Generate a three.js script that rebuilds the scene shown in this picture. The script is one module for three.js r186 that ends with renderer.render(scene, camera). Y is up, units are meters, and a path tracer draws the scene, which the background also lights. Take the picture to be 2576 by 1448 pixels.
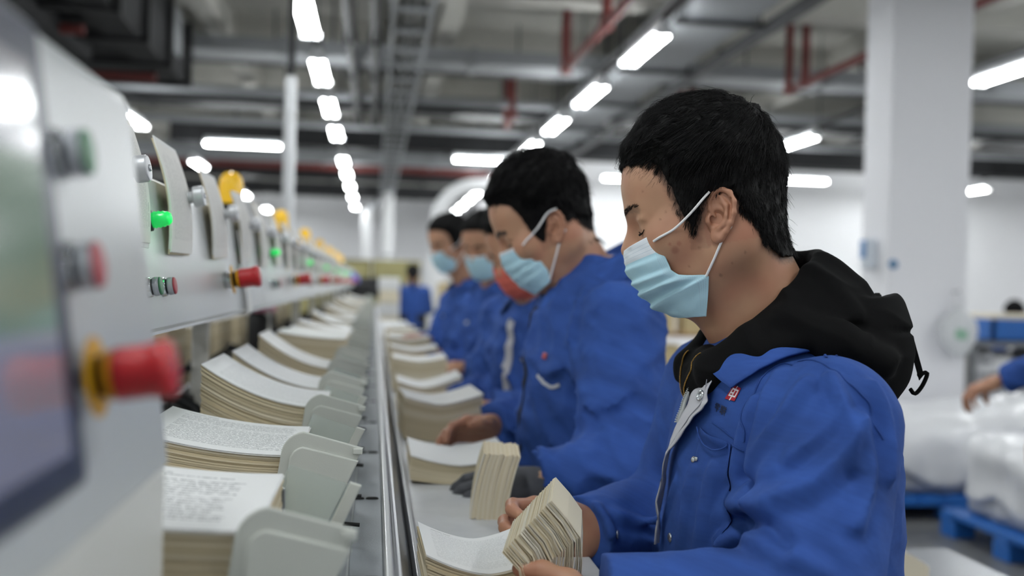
import * as THREE from 'three';
import { RoundedBoxGeometry } from 'three/addons/geometries/RoundedBoxGeometry.js';
import { mergeGeometries } from 'three/addons/utils/BufferGeometryUtils.js';
import { RectAreaLightUniformsLib } from 'three/addons/lights/RectAreaLightUniformsLib.js';
import { createNoise3D } from 'simplex-noise';

// ---------------------------------------------------------------- camera, light, exposure
RectAreaLightUniformsLib.init();
const scene = new THREE.Scene();
const renderer = new THREE.WebGLRenderer({ antialias: true });
renderer.toneMapping = THREE.LinearToneMapping;
renderer.toneMappingExposure = 0.96;
renderer.shadowMap.enabled = true;
const camera = new THREE.PerspectiveCamera(2 * Math.atan(724 / 2504) * 180 / Math.PI, 2576 / 1448, 0.05, 120);
camera.filmGauge = 36;                                   // a 35 mm lens on a full frame
camera.position.set(0, 1.38, 0);
camera.rotation.order = 'YXZ';
camera.rotation.set(-0.17 * Math.PI / 180, -7.87 * Math.PI / 180, 1.43 * Math.PI / 180);
camera.focus = 1.18;
camera.userData.fStop = 2.6;
scene.background = new THREE.Color(0x000000);
const LAMP_GLOW = 58, LAMP_LIGHT = 24, LAMP_UP = 8;                    // tubes as seen, and the light each fitting gives
const LAMP_COLOR = new THREE.Color().setRGB(0.95, 0.99, 1.0);
const LAMP_Y = 3.58;

// ---------------------------------------------------------------- helpers
function rng(seed) { let a = seed >>> 0; return () => { a = (a + 0x6D2B79F5) | 0; let t = Math.imul(a ^ (a >>> 15), 1 | a); t = (t + Math.imul(t ^ (t >>> 7), 61 | t)) ^ t; return ((t ^ (t >>> 14)) >>> 0) / 4294967296; }; }
const noise3 = createNoise3D(rng(7));
const V = (x, y, z) => new THREE.Vector3(x, y, z);
const clamp = (x, a = 0, b = 1) => x < a ? a : x > b ? b : x;
const lerp = (a, b, t) => a + (b - a) * t;
const sstep = (a, b, x) => { const t = clamp((x - a) / (b - a)); return t * t * (3 - 2 * t); };
const taken = new Map();
function numbered(name) { const n = taken.get(name) || 0; taken.set(name, n + 1); return n ? `${name}_${String(n).padStart(3, '0')}` : name; }
function tag(o, label, category, group) { o.userData.label = label; o.userData.category = category; if (group) o.userData.group = group; return o; }
function thing(name, label, category, group) { const o = new THREE.Group(); o.name = numbered(name); scene.add(o); return tag(o, label, category, group); }
function obj(name, geo, mat, parent) { const m = new THREE.Mesh(Array.isArray(geo) ? merge(geo) : geo, mat); m.name = parent ? name : numbered(name); (parent || scene).add(m); return m; }
function struct(name, geo, mat) { const m = obj(name, geo, mat); m.userData.kind = 'structure'; return m; }
function merge(list) {
  const l = list.map(g => { const h = g.index ? g.toNonIndexed() : g; for (const k of Object.keys(h.attributes)) if (!['position', 'normal', 'uv'].includes(k)) h.deleteAttribute(k); if (!h.attributes.uv) h.setAttribute('uv', new THREE.BufferAttribute(new Float32Array(h.attributes.position.count * 2), 2)); return h; });
  return mergeGeometries(l, false);
}
function boxUV(g) {       // uv in metres from the dominant axis of the normal
  const p = g.attributes.position, n = g.attributes.normal, uv = new Float32Array(p.count * 2);
  for (let i = 0; i < p.count; i++) {
    const ax = Math.abs(n.getX(i)), ay = Math.abs(n.getY(i)), az = Math.abs(n.getZ(i));
    const [u, v] = ay >= ax && ay >= az ? [p.getX(i), p.getZ(i)] : ax >= az ? [p.getZ(i), p.getY(i)] : [p.getX(i), p.getY(i)];
    uv[2 * i] = u; uv[2 * i + 1] = v;
  }
  g.setAttribute('uv', new THREE.BufferAttribute(uv, 2)); return g;
}
function bx(x0, x1, y0, y1, z0, z1) { const g = new THREE.BoxGeometry(x1 - x0, y1 - y0, z1 - z0); g.translate((x0 + x1) / 2, (y0 + y1) / 2, (z0 + z1) / 2); return boxUV(g); }
function rbx(x0, x1, y0, y1, z0, z1, r = 0.005, s = 2) { const g = new RoundedBoxGeometry(x1 - x0, y1 - y0, z1 - z0, s, r); g.translate((x0 + x1) / 2, (y0 + y1) / 2, (z0 + z1) / 2); return boxUV(g); }
function tube(pts, r, seg = 24, sides = 8, closed = false) { return new THREE.TubeGeometry(new THREE.CatmullRomCurve3(pts, closed), seg, r, sides, closed); }
function bar(a, b, r, sides = 10) { const d = b.clone().sub(a), g = new THREE.CylinderGeometry(r, r, d.length(), sides); g.translate(0, d.length() / 2, 0); g.applyQuaternion(new THREE.Quaternion().setFromUnitVectors(V(0, 1, 0), d.normalize())); g.translate(a.x, a.y, a.z); return g; }
function lathe(pts, seg = 24) { return new THREE.LatheGeometry(pts.map(p => new THREE.Vector2(p[0], p[1])), seg); }
function plate(pts, depth, bevel = 0.001) {   // outline in x,y ; thickness along z, centred
  const g = new THREE.ExtrudeGeometry(new THREE.Shape(pts.map(p => new THREE.Vector2(p[0], p[1]))), { depth: depth - 2 * bevel, bevelEnabled: bevel > 0, bevelSize: bevel, bevelThickness: bevel, bevelSegments: 2, curveSegments: 6 });
  g.translate(0, 0, -depth / 2 + bevel); return g;
}
const ORD = ['first', 'second', 'third', 'fourth', 'fifth', 'sixth', 'seventh', 'eighth', 'ninth', 'tenth', 'eleventh', 'twelfth', 'thirteenth', 'fourteenth', 'fifteenth', 'sixteenth', 'seventeenth', 'eighteenth', 'nineteenth', 'twentieth', 'twenty-first', 'twenty-second', 'twenty-third', 'twenty-fourth', 'twenty-fifth', 'twenty-sixth', 'twenty-seventh', 'twenty-eighth', 'twenty-ninth', 'thirtieth'];

// textures: grain only
function dataTex(n, f, srgb) {
  const d = new Uint8Array(n * n * 4);
  for (let j = 0; j < n; j++) for (let i = 0; i < n; i++) { const c = f(i / n, j / n, i, j); for (let k = 0; k < 3; k++) d[(j * n + i) * 4 + k] = clamp(Array.isArray(c) ? c[k] : c, 0, 255); d[(j * n + i) * 4 + 3] = 255; }
  const t = new THREE.DataTexture(d, n, n); t.wrapS = t.wrapT = THREE.RepeatWrapping; t.magFilter = THREE.LinearFilter; t.minFilter = THREE.LinearFilter; if (srgb) t.colorSpace = THREE.SRGBColorSpace; t.needsUpdate = true; return t;
}
function pnoise(u, v, f, s = 0) {             // tileable noise
  const a = 2 * Math.PI * u, b = 2 * Math.PI * v, r = f / (2 * Math.PI);
  return noise3(Math.cos(a) * r + s, Math.sin(a) * r + Math.cos(b) * r * 1.31, Math.sin(b) * r * 1.31 - s);
}
function rep(t, sx, sy = sx) { const c = t.clone(); c.repeat.set(sx, sy); c.needsUpdate = true; return c; }
const grainTex = dataTex(256, (u, v) => 128 + 50 * pnoise(u, v, 40) + 40 * pnoise(u, v, 90, 3));
const mottleTex = dataTex(256, (u, v) => { const n = 246 + 3 * pnoise(u, v, 4) + 3 * pnoise(u, v, 14, 5); return [n, n, n]; }, true);
const floorTex = dataTex(512, (u, v) => { const n = 214 + 14 * pnoise(u, v, 4) + 12 * pnoise(u, v, 17, 5) + 10 * pnoise(u, v, 70, 2); return [n, n, n * 0.985]; }, true);
const weaveTex = dataTex(128, (u, v, i, j) => 128 + 60 * Math.sin((i + j) * Math.PI / 4) + 30 * Math.sin((i - j) * Math.PI / 8) + 20 * pnoise(u, v, 30));
const fadeTex = dataTex(256, (u, v) => { const n = 226 + 16 * pnoise(u, v, 4) + 10 * pnoise(u, v, 12, 5) + 7 * pnoise(u, v, 60, 2); return [n, n, n * 1.01]; }, true);
const std = (color, roughness = 0.6, o = {}) => new THREE.MeshStandardMaterial({ color, roughness, metalness: 0, ...o });
const phys = (color, roughness = 0.6, o = {}) => new THREE.MeshPhysicalMaterial({ color, roughness, ...o });
const M = {
  wall: std(0xf4f4f6, 0.85),
  slab: std(0xb4b3ad, 0.9, { map: rep(mottleTex, 0.25) }),
  beam: std(0xbfbeb8, 0.9, { map: rep(mottleTex, 0.4) }),
  floor: std(0x87888a, 0.35, { map: rep(floorTex, 0.5) }),
  column: std(0xececf0, 0.7),
  black: std(0x17181a, 0.6), duct: std(0x1b1c1f, 0.75, { map: rep(mottleTex, 1) }), rubber: std(0x0d0d0e, 0.75),
  galv: std(0x9a9da1, 0.6, { metalness: 0.25, map: rep(mottleTex, 3) }),
  ductGrey: std(0x8f9296, 0.65, { metalness: 0.15 }),
  white: std(0xe6e7e8, 0.5), redpipe: std(0x6d2f2b, 0.55), darkpipe: std(0x3a3b3d, 0.5, { metalness: 0.3 }),
  housing: std(0xdfe2e4, 0.5),
  tubeGlow: new THREE.MeshStandardMaterial({ color: 0xffffff, emissive: LAMP_COLOR, emissiveIntensity: LAMP_GLOW, roughness: 0.4 }),
};
// ---------------------------------------------------------------- the hall
struct('floor', bx(-10, 15, -0.2, 0, -34, 9), M.floor);
struct('ceiling', bx(-10, 15, 5.0, 5.2, -34, 9), M.slab);
struct('wall_left', bx(-10.2, -10, 0, 5, -34, 9), M.wall);
struct('wall_right', bx(15, 15.2, 0, 5, -34, 9), M.wall);
struct('wall_back', bx(-10, 3.4, 0, 5, -34.2, -34), M.wall);
struct('wall_far_right', bx(3.4, 15, 0, 5, -21.2, -21), M.wall);
struct('wall_corner', bx(3.2, 3.4, 0, 5, -34, -21), M.wall);
struct('wall_front', bx(-10, 15, 0, 5, 9, 9.2), M.wall);
// concrete beams: a grid under the slab
[7, 3.6, 0.2, -3.2, -7.0, -10.6, -14.2, -17.6, -21.2, -24.6, -28, -31.4].forEach((z) => struct(numbered('trim_beam'), bx(-10, 15, 4.42, 5.0, z - 0.17, z + 0.17), M.beam));
[-7.9, -5.0, -2.1, 0.85, 3.8, 6.7, 9.6, 12.5].forEach(x => struct(numbered('trim_joist'), bx(x - 0.12, x + 0.12, 4.55, 5.0, -34, 9), M.beam));

{ // square column with its small fittings
  const c = struct('trim_column', rbx(3.76, 4.40, 0, 5, -7.33, -6.92, 0.012), M.column); void c;
  const s = thing('soap_dispenser', 'small blue and white dispenser mounted on the left face of the white column', 'dispenser');
  obj('case', rbx(3.68, 3.76, 1.58, 1.80, -7.20, -7.08, 0.015), std(0xdfe6ee, 0.4), s);
  obj('tank', rbx(3.665, 3.69, 1.65, 1.79, -7.18, -7.10, 0.01), std(0x5d8cc0, 0.3), s);
  obj('nozzle', bar(V(3.70, 1.56, -7.14), V(3.70, 1.585, -7.14), 0.012), std(0xcfd6dd, 0.4), s);
  const k = thing('socket_plate', 'small blue round socket on the front face of the white column', 'socket');
  const g = lathe([[0, 0], [0.036, 0], [0.036, 0.012], [0.028, 0.02], [0, 0.02]], 20); g.rotateX(Math.PI / 2); g.translate(3.80, 1.605, -6.92);
  obj('cover', g, std(0x6a95bd, 0.45), k);
  const h = lathe([[0, 0], [0.012, 0], [0.01, 0.014], [0, 0.014]], 12); h.rotateX(Math.PI / 2); h.translate(3.80, 1.605, -6.9);
  obj('jack', h, std(0x39536e, 0.5), k);
}

// ---------------------------------------------------------------- ceiling lamps
const lampHousing = [bx(-0.05, 0.05, 0.022, 0.06, -0.62, 0.62), bx(-0.03, 0.03, 0.06, 0.11, -0.62, 0.62)];
const lampHousingGeo = merge(lampHousing);
const lampTubeGeo = (() => { const g = new THREE.CapsuleGeometry(0.016, 1.18, 4, 10); g.rotateX(Math.PI / 2); return g; })();
const lampCapGeo = bx(-0.085, 0.085, -0.03, 0.02, -0.0125, 0.0125);
function ceilingLamp(x, z, turn, label, group) {
  const t = thing('ceiling_lamp', label, 'lamp', group);
  t.position.set(x, LAMP_Y, z); t.rotation.y = turn;
  obj('housing', lampHousingGeo, M.housing, t);
  for (const s of [-1, 1]) obj('end_cap', lampCapGeo, M.housing, t).position.z = s * 0.6125;
  for (const s of [-1, 1]) { const m = obj('lamp_tube', lampTubeGeo, M.tubeGlow, t); m.position.set(s * 0.055, -0.008, 0); }
  const l = new THREE.RectAreaLight(LAMP_COLOR, LAMP_LIGHT, 0.16, 1.18); l.position.set(0, -0.04, 0); l.rotation.x = -Math.PI / 2; t.add(l);
  const up = new THREE.RectAreaLight(LAMP_COLOR, LAMP_UP, 0.16, 1.18); up.position.set(0, 0.118, 0); up.rotation.x = Math.PI / 2; t.add(up);   // bare tubes throw light upwards too
  return t;
}
{
  const rows = [
    [-6.6, [5, 1, -3, -14.6, -17.2, -19.8, -22.4, -25, -27.6, -30.4], 'row of lamps farthest to the left'],
    [-3.45, [6, 2, -2, -6, -14.7, -20.0, -26.9, -32.2], 'row of lamps left of the machine'],
    [-0.62, [4.25, -0.1, -4.3, -8.5, -10.65, -12.8, -15.0, -18.5, -20.7, -23.3, -26.2, -29.6], 'row of lamps over the machine'],
    [2.41, [4.4, 0, -4.4, -8.9, -11.2, -13.4, -15.6, -17.8, -19.8, -22, -24, -26, -28, -30.4], 'row of lamps over the workers'],
    [6.1, [4, 0, -4, -8.9, -13.9, -15.9, -17.9], 'row of lamps beside the column'],
    [9.2, [5, 1.5, -2, -5.5, -9, -12], 'row of lamps right of the column'],
    [12.3, [5, 1, -3, -7, -11, -14, -16.6, -19.3], 'row of lamps farthest to the right'],
  ];
  for (const [x, zs, text] of rows) { let n = 0; for (const z of zs) { const seen = z < -7; if (seen) n++; ceilingLamp(x, z, 0, seen ? `${ORD[n - 1]} twin-tube ceiling lamp from the front in the ${text}` : `twin-tube ceiling lamp overhead, outside the picture, in the ${text}`, text); } }
  ceilingLamp(-2.2, -16.9, Math.PI / 2, 'single ceiling lamp hung crosswise left of the silver post');
  ceilingLamp(1.95, -17.6, Math.PI / 2, 'ceiling lamp hung crosswise above the second worker\'s forehead');
  ceilingLamp(8.2, -18.7, Math.PI / 2, 'ceiling lamp hung crosswise behind the nearest worker\'s head');
  ceilingLamp(5.1, -19.6, Math.PI / 2, 'ceiling lamp hung crosswise close to the white wall behind the workers');
  ceilingLamp(11.0, -19.3, Math.PI / 2, 'ceiling lamp hung crosswise right of the column near the wall');
  // the trunking that the two central rows hang from
  for (const [x, text] of [[-0.62, 'over the machine'], [2.41, 'over the workers'], [6.1, 'beside the column']]) {
    const t = thing('lamp_trunking', `thin grey trunking that carries the lamps ${text}`, 'trunking');
    obj('channel', bx(x - 0.04, x + 0.04, LAMP_Y + 0.11, LAMP_Y + 0.17, x > 5 ? -20 : -32, 7), M.darkpipe, t);
    for (let z = 6; z > (x > 5 ? -20 : -32); z -= 3.2) obj('hanger_rod', bar(V(x, LAMP_Y + 0.17, z), V(x, 5.0, z), 0.008, 6), M.darkpipe, t);
  }
}
// ---------------------------------------------------------------- ducts, trays and pipes under the ceiling
{
  const d = thing('cable_duct', 'wide grey sheet-metal duct running diagonally along the ceiling, bending down behind the workers', 'duct');
  obj('casing', rbx(2.72, 3.36, 3.84, 4.06, -19, 9, 0.01), M.ductGrey, d);
  obj('lid', bx(2.69, 3.39, 4.06, 4.09, -19, 9), M.ductGrey, d);
  for (let z = 6; z > -19; z -= 2.1) { obj('joint_flange', [bx(2.69, 3.39, 3.81, 3.84, z - 0.03, z + 0.03), bx(2.69, 2.72, 3.81, 4.09, z - 0.03, z + 0.03), bx(3.36, 3.39, 3.81, 4.09, z - 0.03, z + 0.03)], M.ductGrey, d); for (const x of [2.66, 3.43]) obj('hanger', bar(V(x, 3.78, z), V(x, 5, z), 0.012, 6), M.darkpipe, d); obj('hanger_bar', bx(2.62, 3.47, 3.77, 3.81, z - 0.025, z + 0.025), M.darkpipe, d); }
  obj('elbow', tube([V(2.96, 3.97, -18.9), V(2.96, 3.94, -19.25), V(2.96, 3.7, -19.55), V(2.96, 3.3, -19.62)], 0.16, 20, 16), M.ductGrey, d);
  obj('riser', bar(V(2.96, 0, -19.62), V(2.96, 3.35, -19.62), 0.16, 20), M.ductGrey, d);
  const e = thing('side_rail', 'dark grey rail fixed along the right edge of the wide ceiling duct', 'rail');
  obj('channel', bx(3.48, 3.60, 3.76, 3.84, -18.5, 9), M.darkpipe, e);
  for (let i = 0; i < 8; i++) obj('bracket', bx(3.48, 3.60, 3.84, 3.88, 6 - i * 3.2, 6.05 - i * 3.2), M.darkpipe, e);

  const t = thing('cable_tray', 'grey ladder cable tray running straight ahead under the ceiling, dropping down at the far end', 'cable tray');
  for (const s of [0.1, 0.46]) obj('side_rail', bx(s, s + 0.03, 3.86, 3.96, -28.4, 8), M.galv, t);
  for (let z = 6; z > -28; z -= 0.8) obj('rung', bx(0.1, 0.49, 3.87, 3.9, z - 0.04, z + 0.04), M.galv, t);
  for (const [x, r] of [[0.2, 0.03], [0.28, 0.035], [0.37, 0.03]]) obj('cable', bar(V(x, 3.93, 8), V(x, 3.93, -28.3), r, 8), M.darkpipe, t);
  for (let z = 5; z > -28; z -= 4) obj('hanger_rod', [bar(V(0.1, 3.86, z), V(0.1, 5, z), 0.01, 6), bar(V(0.49, 3.86, z), V(0.49, 5, z), 0.01, 6)], M.darkpipe, t);
  obj('drop', rbx(0.18, 0.42, 0.6, 3.95, -28.5, -28.35, 0.01), M.galv, t);
  const p2 = thing('air_pipe', 'shorter bright metal pipe standing at the far end of the machine', 'pipe');
  obj('pipe', bar(V(-0.24, 0, -26.5), V(-0.24, 3.25, -26.5), 0.13, 16), M.white, p2);
  obj('branch', tube([V(-0.24, 3.15, -26.5), V(-0.1, 3.35, -26.5), V(0.2, 3.75, -27.3)], 0.06, 12, 8), M.galv, p2);
  const p3 = thing('air_pipe', 'taller bright metal pipe below the end of the ladder cable tray', 'pipe');
  obj('pipe', bar(V(0.3, 0, -25), V(0.3, 3.7, -25), 0.13, 16), M.white, p3);
  obj('collar', [bar(V(0.3, 3.6, -25), V(0.3, 3.72, -25), 0.15, 16), bar(V(0.3, 2.0, -25), V(0.3, 2.06, -25), 0.145, 16)], M.galv, p3);

  // two dark pipes with valves, hung side by side
  for (const [x, w] of [[-0.33, 'left'], [-0.05, 'right']]) {
    const q = thing('ceiling_pipe', `${w} one of the two dark pipes with clamps hung beside the ladder tray`, 'pipe');
    obj('pipe', bar(V(x, 4.05, 8), V(x, 4.05, -17), 0.05, 12), M.darkpipe, q);
    for (let z = 6; z > -17; z -= 1.9) { obj('clamp', bx(x - 0.075, x + 0.075, 3.98, 4.12, z - 0.05, z + 0.05), M.darkpipe, q); obj('hanger_rod', bar(V(x, 4.1, z), V(x, 5, z), 0.012, 6), M.darkpipe, q); }
  }
  // red sprinkler pipes
  const red = (label, x, y, z0, z1, drops) => { const q = thing('sprinkler_pipe', label, 'pipe'); obj('pipe', bar(V(x, y, z0), V(x, y, z1), 0.045, 12), M.redpipe, q); for (const z of drops) obj('drop', bar(V(x, y, z), V(x, 4.99, z), 0.05, 12), M.redpipe, q); for (const z of drops) obj('coupling', bar(V(x, y - 0.05, z), V(x, y + 0.06, z), 0.065, 12), M.redpipe, q); };
  red('dark red sprinkler pipe with two uprights between the lamp rows', 2.04, 3.78, -10.85, 7, [-10.85, -8.9, -2.6, 2]);
  red('dark red sprinkler pipe with twin uprights in front of the column', 4.85, 3.78, -11.35, 7, [-11.35, -10.9, -2.6, 3]);
  red('short dark red pipe far behind the tallest lamps', 2.0, 3.9, -15.6, -14.6, [-15.6, -14.9]);
  red('dark red pipe hung above the nearest worker\'s hair', 4.9, 3.8, -15.8, -14.9, [-15.8, -15.2]);
  // dark cross ducts, one behind the other
  const cross = (label, z, y0, y1, x0, x1, m = M.duct) => { const q = thing('air_duct', label, 'duct'); obj('casing', bx(x0, x1, y0, y1, z - 0.3, z + 0.3), m, q); for (let x = x0 + 0.6; x < x1; x += 2.4) obj('joint_flange', bx(x - 0.03, x + 0.03, y0 - 0.03, y1 + 0.03, z - 0.33, z + 0.33), m, q); for (let x = x0 + 1.2; x < x1; x += 3.6) obj('hanger', bar(V(x, y1, z), V(x, 5, z), 0.02, 6), M.darkpipe, q); };
  cross('long black air duct crossing the hall behind the workers\' heads', -20.3, 4.02, 4.5, -4, 14.5);
  cross('dark air duct crossing near the far wall', -26.5, 4.02, 4.4, -9, 3);
  cross('black air duct in front of the far wall', -31.7, 4.02, 4.41, -9, 3);
  cross('dark grey air duct crossing just in front of the long black one', -16.4, 4.12, 4.36, -9, 14, M.darkpipe);
  cross('slim grey duct crossing above the second cross beam', -13.0, 4.2, 4.38, -9, 14, M.galv);
  cross('grey crosswise duct far behind the ladder tray', -22.6, 4.02, 4.3, -9, 3, M.galv);
  for (const [z, y, r, m, text] of [[-13.7, 4.28, 0.05, M.darkpipe, 'dark pipe crossing behind the slim grey duct'], [-15.4, 4.2, 0.07, M.galv, 'grey pipe crossing in front of the dark grey duct'], [-18.6, 4.24, 0.07, M.galv, 'grey pipe crossing behind the long black duct'], [-24, 4.08, 0.09, M.redpipe, 'dark red pipe crossing the far part of the hall'], [-29, 4.08, 0.09, M.darkpipe, 'dark pipe crossing near the far wall']]) {
    const q = thing('cross_pipe', text, 'pipe'); obj('pipe', bar(V(-9.5, y, z), V(z > -20 ? 14.5 : 3.1, y, z), r, 10), m, q); for (let x = -8; x < (z > -20 ? 14 : 3); x += 3.3) obj('hanger', bar(V(x, y, z), V(x, 5, z), 0.015, 6), M.darkpipe, q);
  }
  // black air handling unit at the upper left: stepped casing with flanges and a pale grille
  const a = thing('air_handler', 'large black stepped air handling duct hung at the upper left', 'duct');
  obj('casing', [bx(-7.5, -2.45, 3.72, 4.4, -12.2, -9.6)], M.duct, a);
  obj('lower_casing', [bx(-6.5, -2.9, 3.55, 3.8, -10.6, -8.2)], M.duct, a);
  obj('side_casing', bx(-2.62, -2.3, 3.68, 4.4, -12.4, -8.6), M.duct, a);
  for (const z of [-12.3, -11.2, -10.1, -9.0]) obj('flange', [bx(-7.5, -2.25, 3.64, 3.7, z - 0.04, z + 0.04), bx(-2.28, -2.22, 3.64, 4.41, z - 0.04, z + 0.04)], M.black, a);
  obj('side_panel', bx(-2.29, -2.27, 3.9, 4.4, -11.9, -11.5), M.galv, a);
  obj('grille', [bx(-5.2, -3.3, 3.52, 3.56, -8.9, -8.3)], M.slab, a);
  obj('pipe', bar(V(-7.5, 3.62, -9.6), V(-2.7, 3.62, -9.6), 0.05, 10), M.redpipe, a);
  obj('lower_pipe', bar(V(-7.5, 3.62, -11.7), V(-2.5, 3.62, -11.7), 0.05, 10), M.redpipe, a);
}
// ---------------------------------------------------------------- the gathering machine
const EYE = 1.38, H = 1.35, PITCH = 0.374, UNIT = 4 * PITCH;      // H: module size of the gathering line
Object.assign(M, {
  panel: phys(0xc3c7c8, 0.33, { clearcoat: 0.25, clearcoatRoughness: 0.25, bumpMap: rep(grainTex, 9), bumpScale: 0.00012 }),
  cabinet: phys(0xd9d9d4, 0.42, { bumpMap: rep(grainTex, 9), bumpScale: 0.00012 }),
  panelEdge: std(0xd5d8da, 0.35), chrome: std(0xc9ccd0, 0.22, { metalness: 0.9 }), alu: std(0xd4d6d8, 0.32, { metalness: 0.75 }), knob: std(0xc4c6c9, 0.4, { metalness: 0.35 }),
  bezel: phys(0x2b3348, 0.35), red: phys(0xb5161f, 0.38, { clearcoat: 0.2 }), yellow: std(0xd8a210, 0.45), blackPlastic: std(0x1a1b1d, 0.4), capGreen: std(0x3f7a55, 0.4), capRed: std(0xab3f4a, 0.4), capFace: std(0xa9adb3, 0.35, { metalness: 0.3 }),
  greenLamp: new THREE.MeshStandardMaterial({ color: 0x2fd06a, emissive: 0x18e060, emissiveIntensity: 0.42, roughness: 0.25 }),
  amber: phys(0xf7c62e, 0.25, { emissive: 0xf0b400, emissiveIntensity: 0.16 }),
  divider: phys(0xc3c6bf, 0.5, { bumpMap: rep(grainTex, 12), bumpScale: 0.0001 }), film: phys(0xf2f6f4, 0.12, { transmission: 0.86, thickness: 0 }),
  deck: std(0x777d83, 0.4, { metalness: 0.45, map: rep(mottleTex, 6), bumpMap: rep(grainTex, 10), bumpScale: 0.0002 }),
  steel: std(0x8d9094, 0.3, { metalness: 0.8 }), table: std(0xd3d5d7, 0.5, { map: rep(mottleTex, 2) }),
  paper: std(0xf1f0ec, 0.75), paperEdge: std(0xd9cdb2, 0.85), darkFrame: std(0x1e2023, 0.5, { metalness: 0.3 }),
});
const lx = (pts, seg) => { const g = lathe(pts, seg); g.rotateZ(-Math.PI / 2); return g; };      // lathe whose axis is +x
const knobGeo = lx([[0, 0], [0.0115, 0], [0.0115, 0.004], [0.007, 0.005], [0.0068, 0.02], [0.0112, 0.021], [0.0118, 0.0225], [0.0118, 0.031], [0.0105, 0.0325], [0, 0.0325]], 24);
const knobBoltGeo = lx([[0, 0.0322], [0.0035, 0.0322], [0.003, 0.034], [0, 0.034]], 6);
knobGeo.scale(H, H, H); knobBoltGeo.scale(H, H, H);
function estop(parent, x, y, z, s = 1) {
  const g = new THREE.Group(); g.name = 'emergency_stop'; parent.add(g); g.position.set(x, y, z); g.scale.setScalar(s);
  obj('collar', lx([[0, 0], [0.0165, 0], [0.0165, 0.003], [0.0175, 0.004], [0.0175, 0.018], [0.015, 0.0195], [0, 0.0195]], 28), M.chrome, g);
  obj('legend_disc', lx([[0, 0.0185], [0.030, 0.0185], [0.030, 0.020], [0, 0.020]], 32), M.yellow, g);
  obj('neck', lx([[0, 0.02], [0.0155, 0.02], [0.0155, 0.027], [0, 0.027]], 24), M.blackPlastic, g);
  obj('ring', lx([[0, 0.027], [0.0182, 0.027], [0.0186, 0.0335], [0, 0.0335]], 28), M.yellow, g);
  obj('mushroom_head', lx([[0, 0.033], [0.0188, 0.033], [0.0200, 0.035], [0.0196, 0.058], [0.0210, 0.063], [0.0222, 0.068], [0.0216, 0.073], [0.0185, 0.0755], [0.008, 0.077], [0, 0.0772]], 32), M.red, g);
}
function pushButton(parent, x, y, z, cap, s = 1) {
  const g = new THREE.Group(); g.name = 'push_button'; parent.add(g); g.position.set(x, y, z); g.scale.setScalar(s);
  obj('bezel', lx([[0, 0], [0.0155, 0], [0.0158, 0.003], [0.0148, 0.0095], [0.013, 0.0105], [0, 0.0105]], 28), M.chrome, g);
  obj('gasket', lx([[0, 0], [0.0162, 0], [0.0162, 0.0018], [0, 0.0018]], 28), M.blackPlastic, g);
  obj('sleeve', lx([[0, 0.0105], [0.0118, 0.0105], [0.0118, 0.0125], [0, 0.0125]], 24), M.blackPlastic, g);
  obj('cap', lx([[0, 0.0125], [0.0136, 0.0125], [0.0142, 0.0145], [0.0138, 0.0215], [0, 0.0215]], 28), M.capFace, g);
  obj('coloured_ring', lx([[0, 0.0214], [0.0138, 0.0214], [0.013, 0.0238], [0.011, 0.0245], [0, 0.0245]], 28), cap, g);
}
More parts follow.
